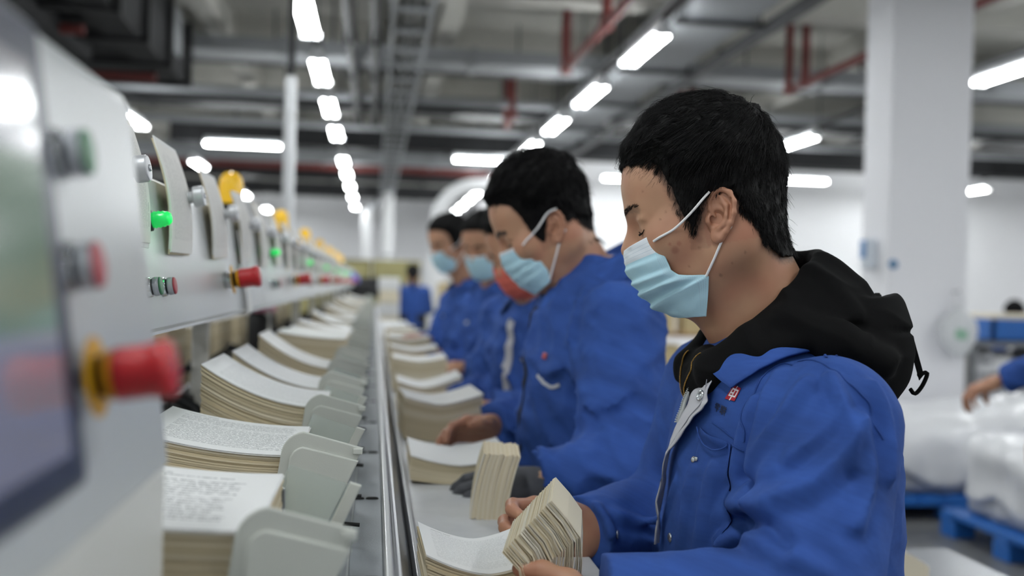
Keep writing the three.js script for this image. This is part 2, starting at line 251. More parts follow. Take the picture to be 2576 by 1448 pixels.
{ // control cabinet close to the camera
  const t = thing('control_cabinet', 'large light grey control cabinet with touch screen, buttons and big red emergency stop', 'control cabinet');
  obj('lower_cabinet', rbx(-0.62, -0.141, 0.02, EYE - 0.132, -0.72, 0.5, 0.004), M.cabinet, t);
  obj('plinth', bx(-0.6, -0.17, 0, 0.06, -0.7, 0.48), M.darkFrame, t);
  const p = new THREE.Group(); p.name = 'slanted_panel'; t.add(p); p.position.set(-0.159, EYE, 0); p.rotation.z = Math.atan(0.13);
  const prof = [[-0.15, -0.133], [-0.004, -0.133], [0, -0.129], [0, 0.115], [-0.003, 0.123], [-0.011, 0.129], [-0.15, 0.129]];
  const face = plate(prof, 0.92, 0.003); face.translate(0, 0, -0.26); obj('panel_box', boxUV(face), M.panel, p);
  const s = new THREE.Group(); s.name = 'touch_screen'; t.add(s); s.position.copy(p.position); s.rotation.copy(p.rotation);
  obj('bezel', rbx(-0.002, 0.012, -0.104, 0.119, -0.505, -0.15, 0.006, 4), M.bezel, s);
  const c = document.createElement('canvas'); c.width = 256; c.height = 256; const x = c.getContext('2d');
  x.fillStyle = '#b9bcc6'; x.fillRect(0, 0, 256, 256); x.fillStyle = '#8fae97'; x.fillRect(0, 62, 256, 112); x.fillStyle = '#a8a9b8'; x.fillRect(0, 184, 256, 72); x.fillStyle = '#c8ccd2'; x.fillRect(0, 0, 256, 24);
  x.fillStyle = '#7e9c87'; for (let i = 0; i < 5; i++) x.fillRect(16, 74 + i * 19, 150 + (i % 3) * 24, 5);
  const tex = new THREE.CanvasTexture(c); tex.colorSpace = THREE.SRGBColorSpace;
  const g = new THREE.PlaneGeometry(0.30, 0.18); g.rotateY(Math.PI / 2); g.translate(0.0124, 0.005, -0.481 + 0.15);
  obj('screen_display', g, new THREE.MeshPhysicalMaterial({ color: 0x333333, map: tex, emissive: 0xffffff, emissiveMap: tex, emissiveIntensity: 0.42, roughness: 0.15, clearcoat: 1, clearcoatRoughness: 0.12 }), s);
  const ctl = new THREE.Group(); ctl.name = 'operating_controls'; t.add(ctl); ctl.position.copy(p.position); ctl.rotation.copy(p.rotation);
    // each control is a merged-look part of its own, one level below the panel
  const put = (f) => { const before = new THREE.Group(); f(before); for (const k of [...before.children]) for (const m of [...k.children]) { m.name = `${k.name}_${m.name}`; m.geometry = m.geometry.clone(); m.geometry.scale(k.scale.x, k.scale.x, k.scale.x); m.geometry.translate(k.position.x, k.position.y, k.position.z); ctl.add(m); } };
  put(q => estop(q, 0, -0.0540, -0.530, 0.69));
  put(q => pushButton(q, 0, 0.0605, -0.535, M.capGreen, 0.88));
  put(q => pushButton(q, 0, 0.0025, -0.531, M.capRed, 0.88));
}
// ------------------------------------------------ panel units of the line
const NU = 8;
const dotGeo = lx([[0, 0], [0.01148, 0], [0.01148, 0.0054], [0.01013, 0.00675], [0.01013, 0.00945], [0.01148, 0.01148], [0.01013, 0.01418], [0.01148, 0.01688], [0.00986, 0.01958], [0.0108, 0.02228], [0.00918, 0.02498], [0.00945, 0.02768], [0.00607, 0.03173], [0, 0.03308]], 20);
const lampBaseGeo = lx([[0, 0], [0.01418, 0], [0.01418, 0.00675], [0.01188, 0.0081], [0, 0.0081]], 20);
const beaconGeo = lathe([[0, 0.0189], [0.02835, 0.0189], [0.0297, 0.0243], [0.02902, 0.0675], [0.02565, 0.0837], [0.0162, 0.0945], [0, 0.09855]], 24);
const beaconBaseGeo = lathe([[0, -0.075], [0.012, -0.075], [0.012, -0.002], [0.0297, 0], [0.03105, 0.0054], [0.02835, 0.02025], [0, 0.02025]], 24);
for (let k = 0; k < NU; k++) {
  const t = thing('hopper_panel_unit', `${ORD[k]} grey knob panel of the gathering line behind the control cabinet`, 'machine panel', 'panels of the gathering line');
  const p = new THREE.Group(); p.name = 'panel'; t.add(p); p.position.set(-0.28485, EYE, -1.08 - UNIT * k); p.rotation.z = Math.atan(0.16);
  const L = UNIT - 0.0054;
  const face = plate([[-0.027, -0.0675], [-0.00405, -0.0702], [0, -0.06615], [0, 0.13095], [-0.0054, 0.13635], [-0.027, 0.13635]], L, 0.00203); face.translate(0, 0, -L / 2); obj('face_plate', boxUV(face), M.panel, p);
  obj('bottom_lip', bx(-0.0675, -0.0027, -0.0756, -0.0675, -L, 0), M.panelEdge, p);
  for (let j = 0; j < 4; j++) obj('slit', bx(0, 0.00081, 0.0162, 0.0459, -0.3131 - PITCH * j, -0.3104 - PITCH * j), M.blackPlastic, p);
  obj('frame_box', bx(-0.567, -0.324, EYE - 0.054, EYE + 0.11475, -1.08 - UNIT * k - L, -1.08 - UNIT * k), M.cabinet, t);
  const post = rbx(-0.43875, -0.40095, 0, EYE - 0.0405, -1.08 - UNIT * (k + 1) + 0.027, -1.08 - UNIT * (k + 1) + 0.0675, 0.00405); obj('support_post', post, M.cabinet, t);
  for (let j = 0; j < 4; j++) {
    const n = new THREE.Mesh(knobGeo, M.knob); n.name = 'knob'; t.add(n); n.position.set(-0.28485 - 0.16 * 0.11745, EYE + 0.11745, -1.19475 - UNIT * k - PITCH * j); n.rotation.z = Math.atan(0.16);
    const b = new THREE.Mesh(knobBoltGeo, M.chrome); b.name = 'bolt'; n.add(b);
  }
  const add = (name, geo, m, y, z) => { const o = obj(name, geo, m, t); o.position.set(-0.28485 - 0.16 * y, EYE + y, z - UNIT * k); o.rotation.z = Math.atan(0.16); return o; };
  const gl = add('indicator_lamp', dotGeo, M.greenLamp, 0.07155, -1.35); obj('lamp_base', lampBaseGeo, M.blackPlastic, gl);
  const gp = new THREE.PointLight(0x30ff80, 0.004, 1); gp.position.set(0.0405, 0, 0); gl.add(gp);
  const e = new THREE.Group(); estop(e, 0, 0, 0, 0.92); const eg = e.children[0]; t.add(eg); eg.position.set(-0.28485 + 0.16 * 0.0054, EYE - 0.0054, -1.944 - UNIT * k); eg.rotation.z = Math.atan(0.16);
  for (const [cap, z] of [[M.capGreen, -1.28925], [M.capRed, -1.377]]) { const b = new THREE.Group(); pushButton(b, 0, 0, 0, cap, 0.84); const bg = b.children[0]; t.add(bg); bg.position.set(-0.28485 + 0.16 * 0.01485, EYE - 0.01485, z - UNIT * k); bg.rotation.z = Math.atan(0.16); }
  if (k > 0) {
    const bb = obj('beacon', beaconGeo, M.amber, t); bb.position.set(-0.405, EYE + 0.185, -1.3795 - UNIT * k); bb.scale.setScalar(1.15);
    obj('beacon_base', beaconBaseGeo, M.blackPlastic, bb);
  }
}
{ // the silver post that rises from the machine to the ceiling
  const t = thing('ceiling_post', 'silver post rising from the machine with a thin black rod above it', 'post');
  obj('sleeve', lathe([[0, 0], [0.0351, 0], [0.0351, 1.35], [0.0297, 1.3635], [0, 1.3635]], 20).translate(-0.5292, EYE - 0.135, -6.1425), M.alu, t);
  obj('foot', rbx(-0.5805, -0.4779, EYE + 0.108, EYE + 0.162, -6.1965, -6.0885, 0.0054), M.alu, t);
  obj('rod', bar(V(-0.5292, EYE + 1.215, -6.1425), V(-0.5292, 5, -6.1425), 0.0216, 12), M.black, t);
}
// ------------------------------------------------ trough with dividers, deck and rail
const NS = 32;
{
  const t = thing('feed_trough', 'long dark deck with grey dividers and a bright rail along the gathering line', 'conveyor');
  const z1 = -0.756 - PITCH * NS;
  obj('deck', rbx(-0.10125, 0.01755, EYE - 0.3132, EYE - 0.2997, z1, 0.405, 0.0027), M.deck, t);
  { const g = bx(0, 0.004, -0.075, 0, z1, 0.405); g.rotateZ(0.28); g.translate(0.029, EYE - 0.282, 0); obj('guide_plate', g, M.steel, t); }
  obj('deck_edge', bx(-0.0216, -0.01958, EYE - 0.30038, EYE - 0.29768, z1, 0.405), M.steel, t);
  obj('rail', rbx(0.01688, 0.02498, EYE - 0.351, EYE - 0.27, z1, 0.405, 0.00203), M.alu, t);
  obj('skirt', bx(0.02498, 0.02902, EYE - 0.54, EYE - 0.2781, z1, 0.405), M.steel, t); obj('drip_ledge', bx(0.02902, 0.050, EYE - 0.5427, EYE - 0.5373, z1, 0.405), M.steel, t);
  obj('under_frame', bx(-0.27, 0.0135, EYE - 0.675, EYE - 0.351, z1, -0.8), M.cabinet, t);
  for (const z of [z1 + 0.1, -9, -6, -3.2, -0.95]) obj('frame_leg', bx(-0.25, -0.19, 0, EYE - 0.675, z - 0.03, z + 0.03), M.cabinet, t);
  const arc = (cx, cy, r, a0, a1, n = 6) => Array.from({ length: n + 1 }, (_, i) => [cx + r * Math.cos(lerp(a0, a1, i / n)), cy + r * Math.sin(lerp(a0, a1, i / n))]);
  const shape = [[-0.00972, -0.18765], [-0.02768, -0.22343], [-0.0702, -0.3132], [-0.1404, -0.3132], [-0.10125, -0.2241], ...arc(-0.07088, -0.19642, 0.02633, Math.PI * 0.93, Math.PI * 0.54)];
  const pad = [[-0.01485, -0.20183], [-0.03308, -0.2403], [-0.0675, -0.3105], [-0.1242, -0.3105], [-0.0891, -0.2268], ...arc(-0.07222, -0.2025, 0.01553, Math.PI * 0.93, Math.PI * 0.54)];
  const dg = merge([plate(shape, 0.00473, 0.00135)]), pg = merge([plate(pad, 0.00405, 0.00162)]);
  const tab = rbx(-0.01958, -0.00877, -0.19373, -0.18698, -0.00607, 0.00607, 0.00135);
  const film = [[-0.01148, -0.2025], [-0.06615, -0.3132], [-0.1161, -0.3132], [-0.08438, -0.19642], [-0.07763, -0.18023]];
  const fg = plate(film, 0.00162, 0.0004); const postG = plate([[-0.00972, -0.20115], [-0.01823, -0.19845], [-0.0702, -0.3132], [-0.0594, -0.3132]], 0.0081, 0.00135);
  const clipG = rbx(-0.0918, -0.081, -0.2322, -0.2025, -0.0027, 0.0081, 0.00135);
  const pinG = bar(V(-0.0324, -0.2781, 0), V(-0.01013, -0.28013, 0), 0.00243, 8);
  const slotG = new THREE.CapsuleGeometry(0.00311, 0.00473, 3, 10); slotG.scale(1.7, 1.7, 0.9); slotG.rotateX(Math.PI / 2); slotG.rotateY(Math.PI / 2);
  for (let k = 0; k < NS; k++) {
    const z = -0.756 - PITCH * k;
    const a = obj('divider', dg, M.divider, t); a.position.set(0, EYE, z); const b = obj('divider_pad', pg, M.divider, a); b.position.z = 0.00297; obj('divider_tab', tab, M.divider, a);
    const f = obj('film_divider', fg, M.film, t); f.position.set(0, EYE, z - 0.2322); obj('film_post', postG, M.divider, f); obj('clip', clipG, M.steel, f);
    for (const dz of [0.0405, -0.11475]) { const p = obj('pin', pinG, M.blackPlastic, t); p.position.set(0, EYE, z + dz - 0.0675); }
    for (const x of [-0.0155, 0.0041]) { const s = obj('slot', slotG, M.rubber, t); s.position.set(x, EYE - 0.29997, -1.0125 - PITCH * k); }
  }
}
{ // the workers' long table
  const t = thing('work_table', 'long pale grey table between the rail and the workers', 'table');
  obj('table_top', rbx(0.062, 0.295, EYE - 0.392, EYE - 0.36, -9.3, 0.3, 0.004), M.table, t);
  obj('edge_strip', rbx(0.056, 0.0625, EYE - 0.395, EYE - 0.335, -9.3, 0.3, 0.0015), M.alu, t);
  obj('apron', bx(0.09, 0.27, EYE - 0.5, EYE - 0.392, -9.2, 0.2), M.cabinet, t);
  for (const z of [-9.1, -7.4, -5.6, -3.8, -2.0, -0.3]) for (const x of [0.09, 0.23]) obj('leg', bx(x, x + 0.04, 0, EYE - 0.5, z - 0.02, z + 0.02), M.cabinet, t);
  for (let z = -1.35; z > -9; z -= 1.25) obj('joint_line', bx(0.063, 0.295, EYE - 0.3602, EYE - 0.3595, z - 0.001, z + 0.001), M.darkFrame, t);
}
// ---------------------------------------------------------------- paper
function printTex(seed, rows, dense, size = 1) {            // a page of small unreadable print, seen from the top sheet
  const c = document.createElement('canvas'); c.width = 512; c.height = 720; const x = c.getContext('2d'), R = rng(seed);
  x.fillStyle = '#f6f6f4'; x.fillRect(0, 0, 512, 720); x.fillStyle = '#3c4044';
  const lines = rows, top = 74, dy = (720 - 150) / lines;
  x.fillRect(70, 42, 60, 5); x.fillRect(136, 42, 40, 5);
  for (let i = 0; i < lines; i++) {
    let px = 62 + (R() < 0.2 ? 28 : 0); const y = top + i * dy, end = R() < 0.12 ? 62 + 340 * R() : size > 1 ? 400 : 452;
    if (R() < 0.05) continue;
    while (px < end) { const w = (8 + R() * 26) * size; for (let q = px; q < px + w; q += 5 * size) { const h = (3 + R() * 6) * size; x.globalAlpha = dense * (0.45 + 0.5 * R()); x.fillRect(q, y - h / 2 + 2, 3.4 * size, h); x.fillRect(q, y + 1, 5 * size, 1.7 * size); } px += w + 7 * size; }
  }
  const t = new THREE.CanvasTexture(c); t.colorSpace = THREE.SRGBColorSpace; return t;
}
const pageTex = [printTex(3, 19, 1.0, 1.5), printTex(8, 40, 0.55), printTex(21, 40, 0.2)];
const pageMat = pageTex.map(t => std(0xe9eaec, 0.8, { map: t }));
const edgeTones = [0xdacdb0, 0xd3c5a6, 0xe0d5bd, 0xcdbf9f].map(c => std(c, 0.9));
const sheetWhite = std(0xe6e6e4, 0.8);
// one curled slab: bend(u) is its height over its width (u 0..1), from y = 0 ; sizes w (x), l (z), thickness th
function slab(w, l, th, bend, seg = 14, ox = 0, oz = 0, twist = 0) {
  const P = [], UV = [], I = []; const c = Math.cos(twist), s = Math.sin(twist);
  const pt = (x, y, z) => P.push(x * c - z * s + ox, y, x * s + z * c + oz);
  const strip = (f, uvf) => { const b = P.length / 3; for (let i = 0; i <= seg; i++) { const u = i / seg; for (const e of [0, 1]) { const q = f(u, e); pt(...q); UV.push(...uvf(u, e)); } if (i < seg) { const a = b + 2 * i; I.push(a, a + 1, a + 2, a + 1, a + 3, a + 2); } } };
  strip((u, e) => [(u - 0.5) * w, bend(u) + th, (0.5 - e) * l], (u, e) => [u, e]);                   // top (e = 1 is the far edge)
  const nt = I.length;
  for (let i = 0; i < nt; i += 3) { const q = I[i + 1]; I[i + 1] = I[i + 2]; I[i + 2] = q; }
  for (let i = 0; i < nt; i += 3) { const q = I[i + 1]; I[i + 1] = I[i + 2]; I[i + 2] = q; }
  strip((u, e) => [(u - 0.5) * w, bend(u) + (e ? 0 : th), 0.5 * l], (u, e) => [u, e]);               // near edge
  strip((u, e) => [(u - 0.5) * w, bend(u) + (e ? th : 0), -0.5 * l], (u, e) => [u, e]);              // far edge
  strip((u, e) => [(u - 0.5) * w, bend(u), (e - 0.5) * l], (u, e) => [u, e]);                        // under side
  for (const [u, d] of [[0, 1], [1, -1]]) { const b = P.length / 3; for (const [y, z] of [[0, 0.5], [th, 0.5], [0, -0.5], [th, -0.5]]) { pt((u - 0.5) * w, bend(u) + y, z * l); UV.push(y, z); } if (d > 0) I.push(b, b + 1, b + 2, b + 1, b + 3, b + 2); else I.push(b, b + 2, b + 1, b + 1, b + 2, b + 3); }
  const g = new THREE.BufferGeometry(); g.setAttribute('position', new THREE.Float32BufferAttribute(P, 3)); g.setAttribute('uv', new THREE.Float32BufferAttribute(UV, 2)); g.setIndex(I); g.computeVertexNormals(); return g;
}
// a stack of folded signatures: opt = { w, l, h, curl(u), layer, seed, page }
function paperStack(label, opt, group) {
  const { w, l, h, curl, layer = 0.003, seed = 1, page = 1, twist = 0.004 } = opt, R = rng(seed), t = thing('signature_stack', label, 'paper stack', group);
  const n = Math.max(3, Math.round(h / layer)), th = h / n, sets = edgeTones.map(() => []);
  for (let i = 0; i < n; i++) { const k = i / n, b = u => i * th + curl(u) * (0.55 + 0.45 * k) * (opt.grow ?? 1); sets[Math.floor(R() * 4)].push(slab(w - R() * 0.0015, l - R() * 0.002, th * 0.86, b, 12, (R() - 0.5) * 0.0022, (R() - 0.5) * 0.0024, (R() - 0.5) * twist)); }
  sets.forEach((s, i) => { if (s.length) { const m = obj('signatures', merge(s), edgeTones[i], t); m.userData.kind = 'stuff'; } });
  const top = u => n * th + curl(u);
  obj('top_sheet', slab(w, l, 0.0007, top, 20), page === null ? sheetWhite : pageMat[page], t);
  if (opt.under !== 0) { obj('sheet', slab(w, l, 0.0006, u => top(u) - 0.0012, 16, 0.001, 0.0015, 0.006), sheetWhite, t); }
  return t;
}
// stacks in the hoppers, their left edge curling up
{
  const text = (k) => `${ORD[k]} stack of printed signatures from the camera in the divider row`;
  const R = rng(91);
  const spec = [
    { h: 0.13, up: 0.02, page: 0, y: -0.189, x: -0.172 }, { h: 0.12, up: 0.026, page: 1, y: -0.197, x: -0.170 }, { h: 0.16, up: 0.062, page: 2, y: -0.190, x: -0.160 },
    { h: 0.12, up: 0.068, page: 2, y: -0.203, x: -0.167 }, { h: 0.14, up: 0.075, page: null, y: -0.198, x: -0.162 }, { h: 0.16, up: 0.016, page: null, y: -0.152, x: -0.16 },
  ];
  for (let k = 0; k < 26; k++) {
    const s = spec[k] || { h: 0.12 + 0.05 * R(), up: 0.015 + 0.05 * R(), page: null, y: -0.2 + 0.04 * R(), x: -0.162 };
    const l = 0.224, z = -0.756 - PITCH * k - 0.005 - l / 2, pw = s.pw || 2.0;
    const t = paperStack(text(k), { w: 0.178, l, h: s.h, curl: u => s.up * Math.pow(1 - u, pw), seed: 100 + k, page: s.page, layer: k < 4 ? 0.0023 : 0.006 }, 'signature stacks in the divider row');
    t.position.set(s.x, EYE + s.y - s.h, z);
  }
}
// stacks on the workers' table
{
  const list = [
    ['fanned stack of printed signatures on the table in front of the nearest worker', 0.118, -1.145, 0.115, 0.15, 0.046, u => 0.05 * Math.pow(Math.abs(u - 0.6), 1.6), 2, 0.02],
    ['low stack of signatures on the table in front of the second worker', 0.160, -1.88, 0.178, 0.21, 0.035, u => 0.055 * Math.pow(Math.abs(u - 0.5), 1.6), null, 0],
    ['stack of signatures under the bare hand of the third worker', 0.158, -2.36, 0.178, 0.21, 0.085, u => 0.06 * Math.pow(Math.abs(u - 0.45), 1.5), null, 0.05],
    ['stack of signatures just beyond the third worker\'s hand', 0.158, -2.86, 0.178, 0.21, 0.07, u => 0.07 * Math.pow(Math.abs(u - 0.4), 1.5), null, 0],
    ['stack of signatures in front of the fourth worker\'s sleeve', 0.155, -3.40, 0.178, 0.21, 0.10, u => 0.04 * Math.pow(Math.abs(u - 0.5), 1.5), null, 0],
    ['stack of signatures between the fourth and fifth worker\'s hands', 0.155, -3.9, 0.178, 0.21, 0.10, u => 0.05 * Math.pow(Math.abs(u - 0.5), 1.5), null, 0],
    ['stack of signatures before the fifth worker', 0.155, -4.45, 0.178, 0.21, 0.11, u => 0.04 * Math.pow(Math.abs(u - 0.5), 1.5), null, 0],
    ['pale stack of signatures near the far end of the table', 0.158, -5.2, 0.178, 0.21, 0.09, u => 0.02 * u, null, 0],
    ['farthest stack of signatures on the table', 0.16, -6.2, 0.178, 0.22, 0.08, u => 0.01 * u, null, 0],
  ];
  list.forEach(([label, x, z, w, l, h, curl, page, rot], i) => { const t = paperStack(label, { w, l, h, curl, seed: 300 + i, page, layer: i < 1 ? 0.0028 : 0.005, twist: 0.03 }, 'signature stacks on the table'); t.position.set(x, EYE - 0.36, z); t.rotation.y = rot; });
}
// sample signatures tucked behind the knobs of the panel
const sampleMat = [edgeTones[0], sheetWhite, std(0xf0eeeb, 0.8, { map: rep(pageTex[2], 1) })];
for (let k = 0; k < 20; k++) {
  const R = rng(500 + k), t = thing('sample_signature', `${ORD[k]} folded sample signature from the camera standing on the knob panel`, 'paper', 'sample signatures on the knob panel');
  const h = 0.150 + 0.014 * R(), lean = 0.04 * (R() - 0.3), bow = 0.004 + 0.004 * R();
  for (let i = 0; i < 3; i++) {
    const g = slab(h - 0.004 * i, 0.152 + 0.003 * i, 0.0018, u => bow * Math.sin(u * Math.PI) - 0.010 * u * u + 0.004, 12);   // its width runs up the panel
    g.rotateZ(Math.PI / 2); g.scale(-1, 1, 1); { const ix = g.index.array; for (let q = 0; q < ix.length; q += 3) { const w = ix[q]; ix[q] = ix[q + 1]; ix[q + 1] = w; } g.computeVertexNormals(); }
    g.rotateX(lean + (R() - 0.5) * 0.04);
    obj(i === 2 ? 'front_sheet' : 'sheet', g, sampleMat[i], t).position.set(0.0024 * i, (R() - 0.5) * 0.008, 0.004 * i);
  }
  t.position.set(-0.297, EYE + 0.112, -1.51 + PITCH - PITCH * k - (k ? 0 : 0.09)); t.rotation.z = 0.10;
}
{ const t = thing('instruction_sheet', 'narrow white sheet hanging on the knob panel beside the second emergency stop', 'paper');
  obj('sheet', rbx(0, 0.0016, -0.155, 0.02, -0.035, 0.035, 0.0004), sheetWhite, t); obj('tape', rbx(0.0016, 0.002, 0.005, 0.026, -0.015, 0.015, 0.0001), M.film, t);
  t.position.set(-0.287, EYE + 0.08, -2.2); t.rotation.z = Math.atan(0.16); }
{ // upright sheaf beside the second worker's glove
  const t = thing('signature_sheaf', 'upright sheaf of signatures held by the grey glove of the second worker', 'paper stack'), R = rng(31), n = 16, sets = [[], []];
  for (let i = 0; i < n; i++) { const g = slab(0.10 + 0.002 * R(), 0.12, 0.0033, u => -0.014 * u * u, 10, (R() - 0.5) * 0.003, (R() - 0.5) * 0.003); g.rotateZ(Math.PI / 2); g.translate(0.0036 * i, 0, 0); sets[i % 2].push(g); }
  sets.forEach((q, i) => { const m = obj('signatures', merge(q), edgeTones[i * 2], t); m.userData.kind = 'stuff'; }); const c = slab(0.102, 0.122, 0.0012, u => -0.014 * u * u, 10); c.rotateZ(Math.PI / 2); c.translate(-0.001, 0, 0); obj('cover_sheet', c, sheetWhite, t);
  t.position.set(0.165, EYE - 0.309, -1.575); t.rotation.set(0, -0.11, -0.05); }
// ---------------------------------------------------------------- distance fields and their meshing
const smin = (a, b, k) => { const h = Math.max(k - Math.abs(a - b), 0) / k; return Math.min(a, b) - h * h * k * 0.25; };
const smax = (a, b, k) => -smin(-a, -b, k);
function cap(a, b, ra, rb = ra) {
  const [ax, ay, az] = a, bx_ = b[0] - ax, by = b[1] - ay, bz = b[2] - az, l2 = bx_ * bx_ + by * by + bz * bz || 1e-9;
  return (x, y, z) => { const px = x - ax, py = y - ay, pz = z - az; let t = (px * bx_ + py * by + pz * bz) / l2; t = t < 0 ? 0 : t > 1 ? 1 : t; return Math.hypot(px - bx_ * t, py - by * t, pz - bz * t) - (ra + (rb - ra) * t); };
}
function ell(c, r) { const [cx, cy, cz] = c, [rx, ry, rz] = r; return (x, y, z) => { const px = (x - cx) / rx, py = (y - cy) / ry, pz = (z - cz) / rz, k0 = Math.hypot(px, py, pz), k1 = Math.hypot(px / rx, py / ry, pz / rz); return k1 < 1e-9 ? -Math.min(rx, ry, rz) : k0 * (k0 - 1) / k1; }; }
function chain(pts, rs, k = 0.01) { const c = []; for (let i = 0; i + 1 < pts.length; i++) c.push(cap(pts[i], pts[i + 1], rs[i], rs[i + 1])); return (x, y, z) => { let d = c[0](x, y, z); for (let i = 1; i < c.length; i++) d = smin(d, c[i](x, y, z), k); return d; }; }
function loft(secs) {      // elliptical sections [y, cx, cz, half width, half depth] from bottom to top, closed flat
  const n = secs.length, y0 = secs[0][0], y1 = secs[n - 1][0];
  return (x, y, z) => {
    let i = 0; const yy = clamp(y, y0, y1); while (i < n - 2 && yy > secs[i + 1][0]) i++;
    const A = secs[i], B = secs[i + 1], s = (yy - A[0]) / (B[0] - A[0]), a = lerp(A[3], B[3], s), b = lerp(A[4], B[4], s);
    const px = (x - lerp(A[1], B[1], s)) / a, pz = (z - lerp(A[2], B[2], s)) / b, d = (Math.sqrt(px * px + pz * pz) - 1) * Math.min(a, b);
    return Math.max(d, y0 - y, y - y1);
  };
}
function meshField(f, lo, hi, h, pad = 0) {                       // surface nets
  const n = [0, 1, 2].map(i => Math.ceil((hi[i] - lo[i]) / h) + 1), [nx, ny, nz] = n, B = 6, F = new Float32Array(nx * ny * nz).fill(NaN), id = (i, j, k) => (k * ny + j) * nx + i;
  const at = (i, j, k) => { const q = id(i, j, k); let v = F[q]; if (v !== v) v = F[q] = f(lo[0] + i * h, lo[1] + j * h, lo[2] + k * h); return v; };
  const P = [], cell = new Map(), reach = B * h * 0.87 + 2 * h + pad, I = [];
  const blocks = [];
  for (let k = 0; k < nz - 1; k += B) for (let j = 0; j < ny - 1; j += B) for (let i = 0; i < nx - 1; i += B) if (Math.abs(f(lo[0] + (i + B / 2) * h, lo[1] + (j + B / 2) * h, lo[2] + (k + B / 2) * h)) < reach) blocks.push([i, j, k]);
  const c = new Float64Array(8);
  for (const [bi, bj, bk] of blocks) for (let k = bk; k < Math.min(bk + B, nz - 1); k++) for (let j = bj; j < Math.min(bj + B, ny - 1); j++) for (let i = bi; i < Math.min(bi + B, nx - 1); i++) {
    let m = 0; for (let q = 0; q < 8; q++) { c[q] = at(i + (q & 1), j + (q >> 1 & 1), k + (q >> 2)); if (c[q] < 0) m++; }
    if (m === 0 || m === 8) continue;
    let x = 0, y = 0, z = 0, w = 0;
    for (let q = 0; q < 8; q++) for (const b of [1, 2, 4]) if (!(q & b)) { const r = q | b; if ((c[q] < 0) !== (c[r] < 0)) { const t = c[q] / (c[q] - c[r]); x += (q & 1) + (b === 1 ? t : 0); y += (q >> 1 & 1) + (b === 2 ? t : 0); z += (q >> 2) + (b === 4 ? t : 0); w++; } }
    cell.set(id(i, j, k), P.length / 3); P.push(lo[0] + (i + x / w) * h, lo[1] + (j + y / w) * h, lo[2] + (k + z / w) * h);
  }
  for (const [q, v0] of cell) {
    const i = q % nx, j = Math.floor(q / nx) % ny, k = Math.floor(q / nx / ny), a = F[q];
    for (const [di, dj, dk, e1, e2] of [[1, 0, 0, nx, nx * ny], [0, 1, 0, nx * ny, 1], [0, 0, 1, 1, nx]]) {
      const b = F[id(i + di, j + dj, k + dk)]; if ((a < 0) === (b < 0)) continue;
      const v1 = cell.get(q - e1), v2 = cell.get(q - e1 - e2), v3 = cell.get(q - e2); if (v1 === undefined || v2 === undefined || v3 === undefined) continue;
      if (a < 0) I.push(v0, v1, v2, v0, v2, v3); else I.push(v0, v2, v1, v0, v3, v2);
    }
  }
  const g = new THREE.BufferGeometry(); g.setAttribute('position', new THREE.Float32BufferAttribute(P, 3)); g.setIndex(I); g.computeVertexNormals(); return g;
}
function smoothMesh(g, it = 1) {                                   // a light relaxing of the net
  const p = g.attributes.position, I = g.index.array, n = p.count;
  for (let q = 0; q < it; q++) {
    const s = new Float32Array(n * 3), w = new Float32Array(n);
    for (let t = 0; t < I.length; t += 3) for (let e = 0; e < 3; e++) { const a = I[t + e], b = I[t + (e + 1) % 3]; for (const [u, v] of [[a, b], [b, a]]) { s[3 * u] += p.array[3 * v]; s[3 * u + 1] += p.array[3 * v + 1]; s[3 * u + 2] += p.array[3 * v + 2]; w[u]++; } }
    for (let i = 0; i < n; i++) if (w[i]) for (let e = 0; e < 3; e++) p.array[3 * i + e] = lerp(p.array[3 * i + e], s[3 * i + e] / w[i], 0.5);
  }
  g.computeVertexNormals(); return g;
}
function paint(g, f) { const p = g.attributes.position, c = new Float32Array(p.count * 3); for (let i = 0; i < p.count; i++) { const q = f(p.getX(i), p.getY(i), p.getZ(i)); c[3 * i] = q[0]; c[3 * i + 1] = q[1]; c[3 * i + 2] = q[2]; } g.setAttribute('color', new THREE.BufferAttribute(c, 3)); return g; }
function clothUV(g) { const p = g.attributes.position, u = new Float32Array(p.count * 2); for (let i = 0; i < p.count; i++) { u[2 * i] = p.getX(i) * 0.8 + p.getZ(i) * 0.6; u[2 * i + 1] = p.getY(i) + 0.25 * p.getX(i) - 0.2 * p.getZ(i); } g.setAttribute('uv', new THREE.BufferAttribute(u, 2)); return g; }
function mergeColored(list) { return mergeGeometries(list.map(g => { for (const k of Object.keys(g.attributes)) if (!['position', 'normal', 'color'].includes(k)) g.deleteAttribute(k); return g; }), false); }
const lin = (r, g, b) => { const c = new THREE.Color(); c.setStyle(`rgb(${r},${g},${b})`); return [c.r, c.g, c.b]; };
const mix3 = (a, b, t) => [lerp(a[0], b[0], t), lerp(a[1], b[1], t), lerp(a[2], b[2], t)];
function polyline2(pts, x, y) { let d = 1e9; for (let i = 0; i + 1 < pts.length; i++) { const [ax, ay] = pts[i], bx_ = pts[i + 1][0] - ax, by = pts[i + 1][1] - ay, t = clamp(((x - ax) * bx_ + (y - ay) * by) / (bx_ * bx_ + by * by)); d = Math.min(d, Math.hypot(x - ax - bx_ * t, y - ay - by * t)); } return d; }
function inPoly(pts, x, y) { let c = false; for (let i = 0, j = pts.length - 1; i < pts.length; j = i++) { const [xi, yi] = pts[i], [xj, yj] = pts[j]; if ((yi > y) !== (yj > y) && x < (xj - xi) * (y - yi) / (yj - yi) + xi) c = !c; } return c; }

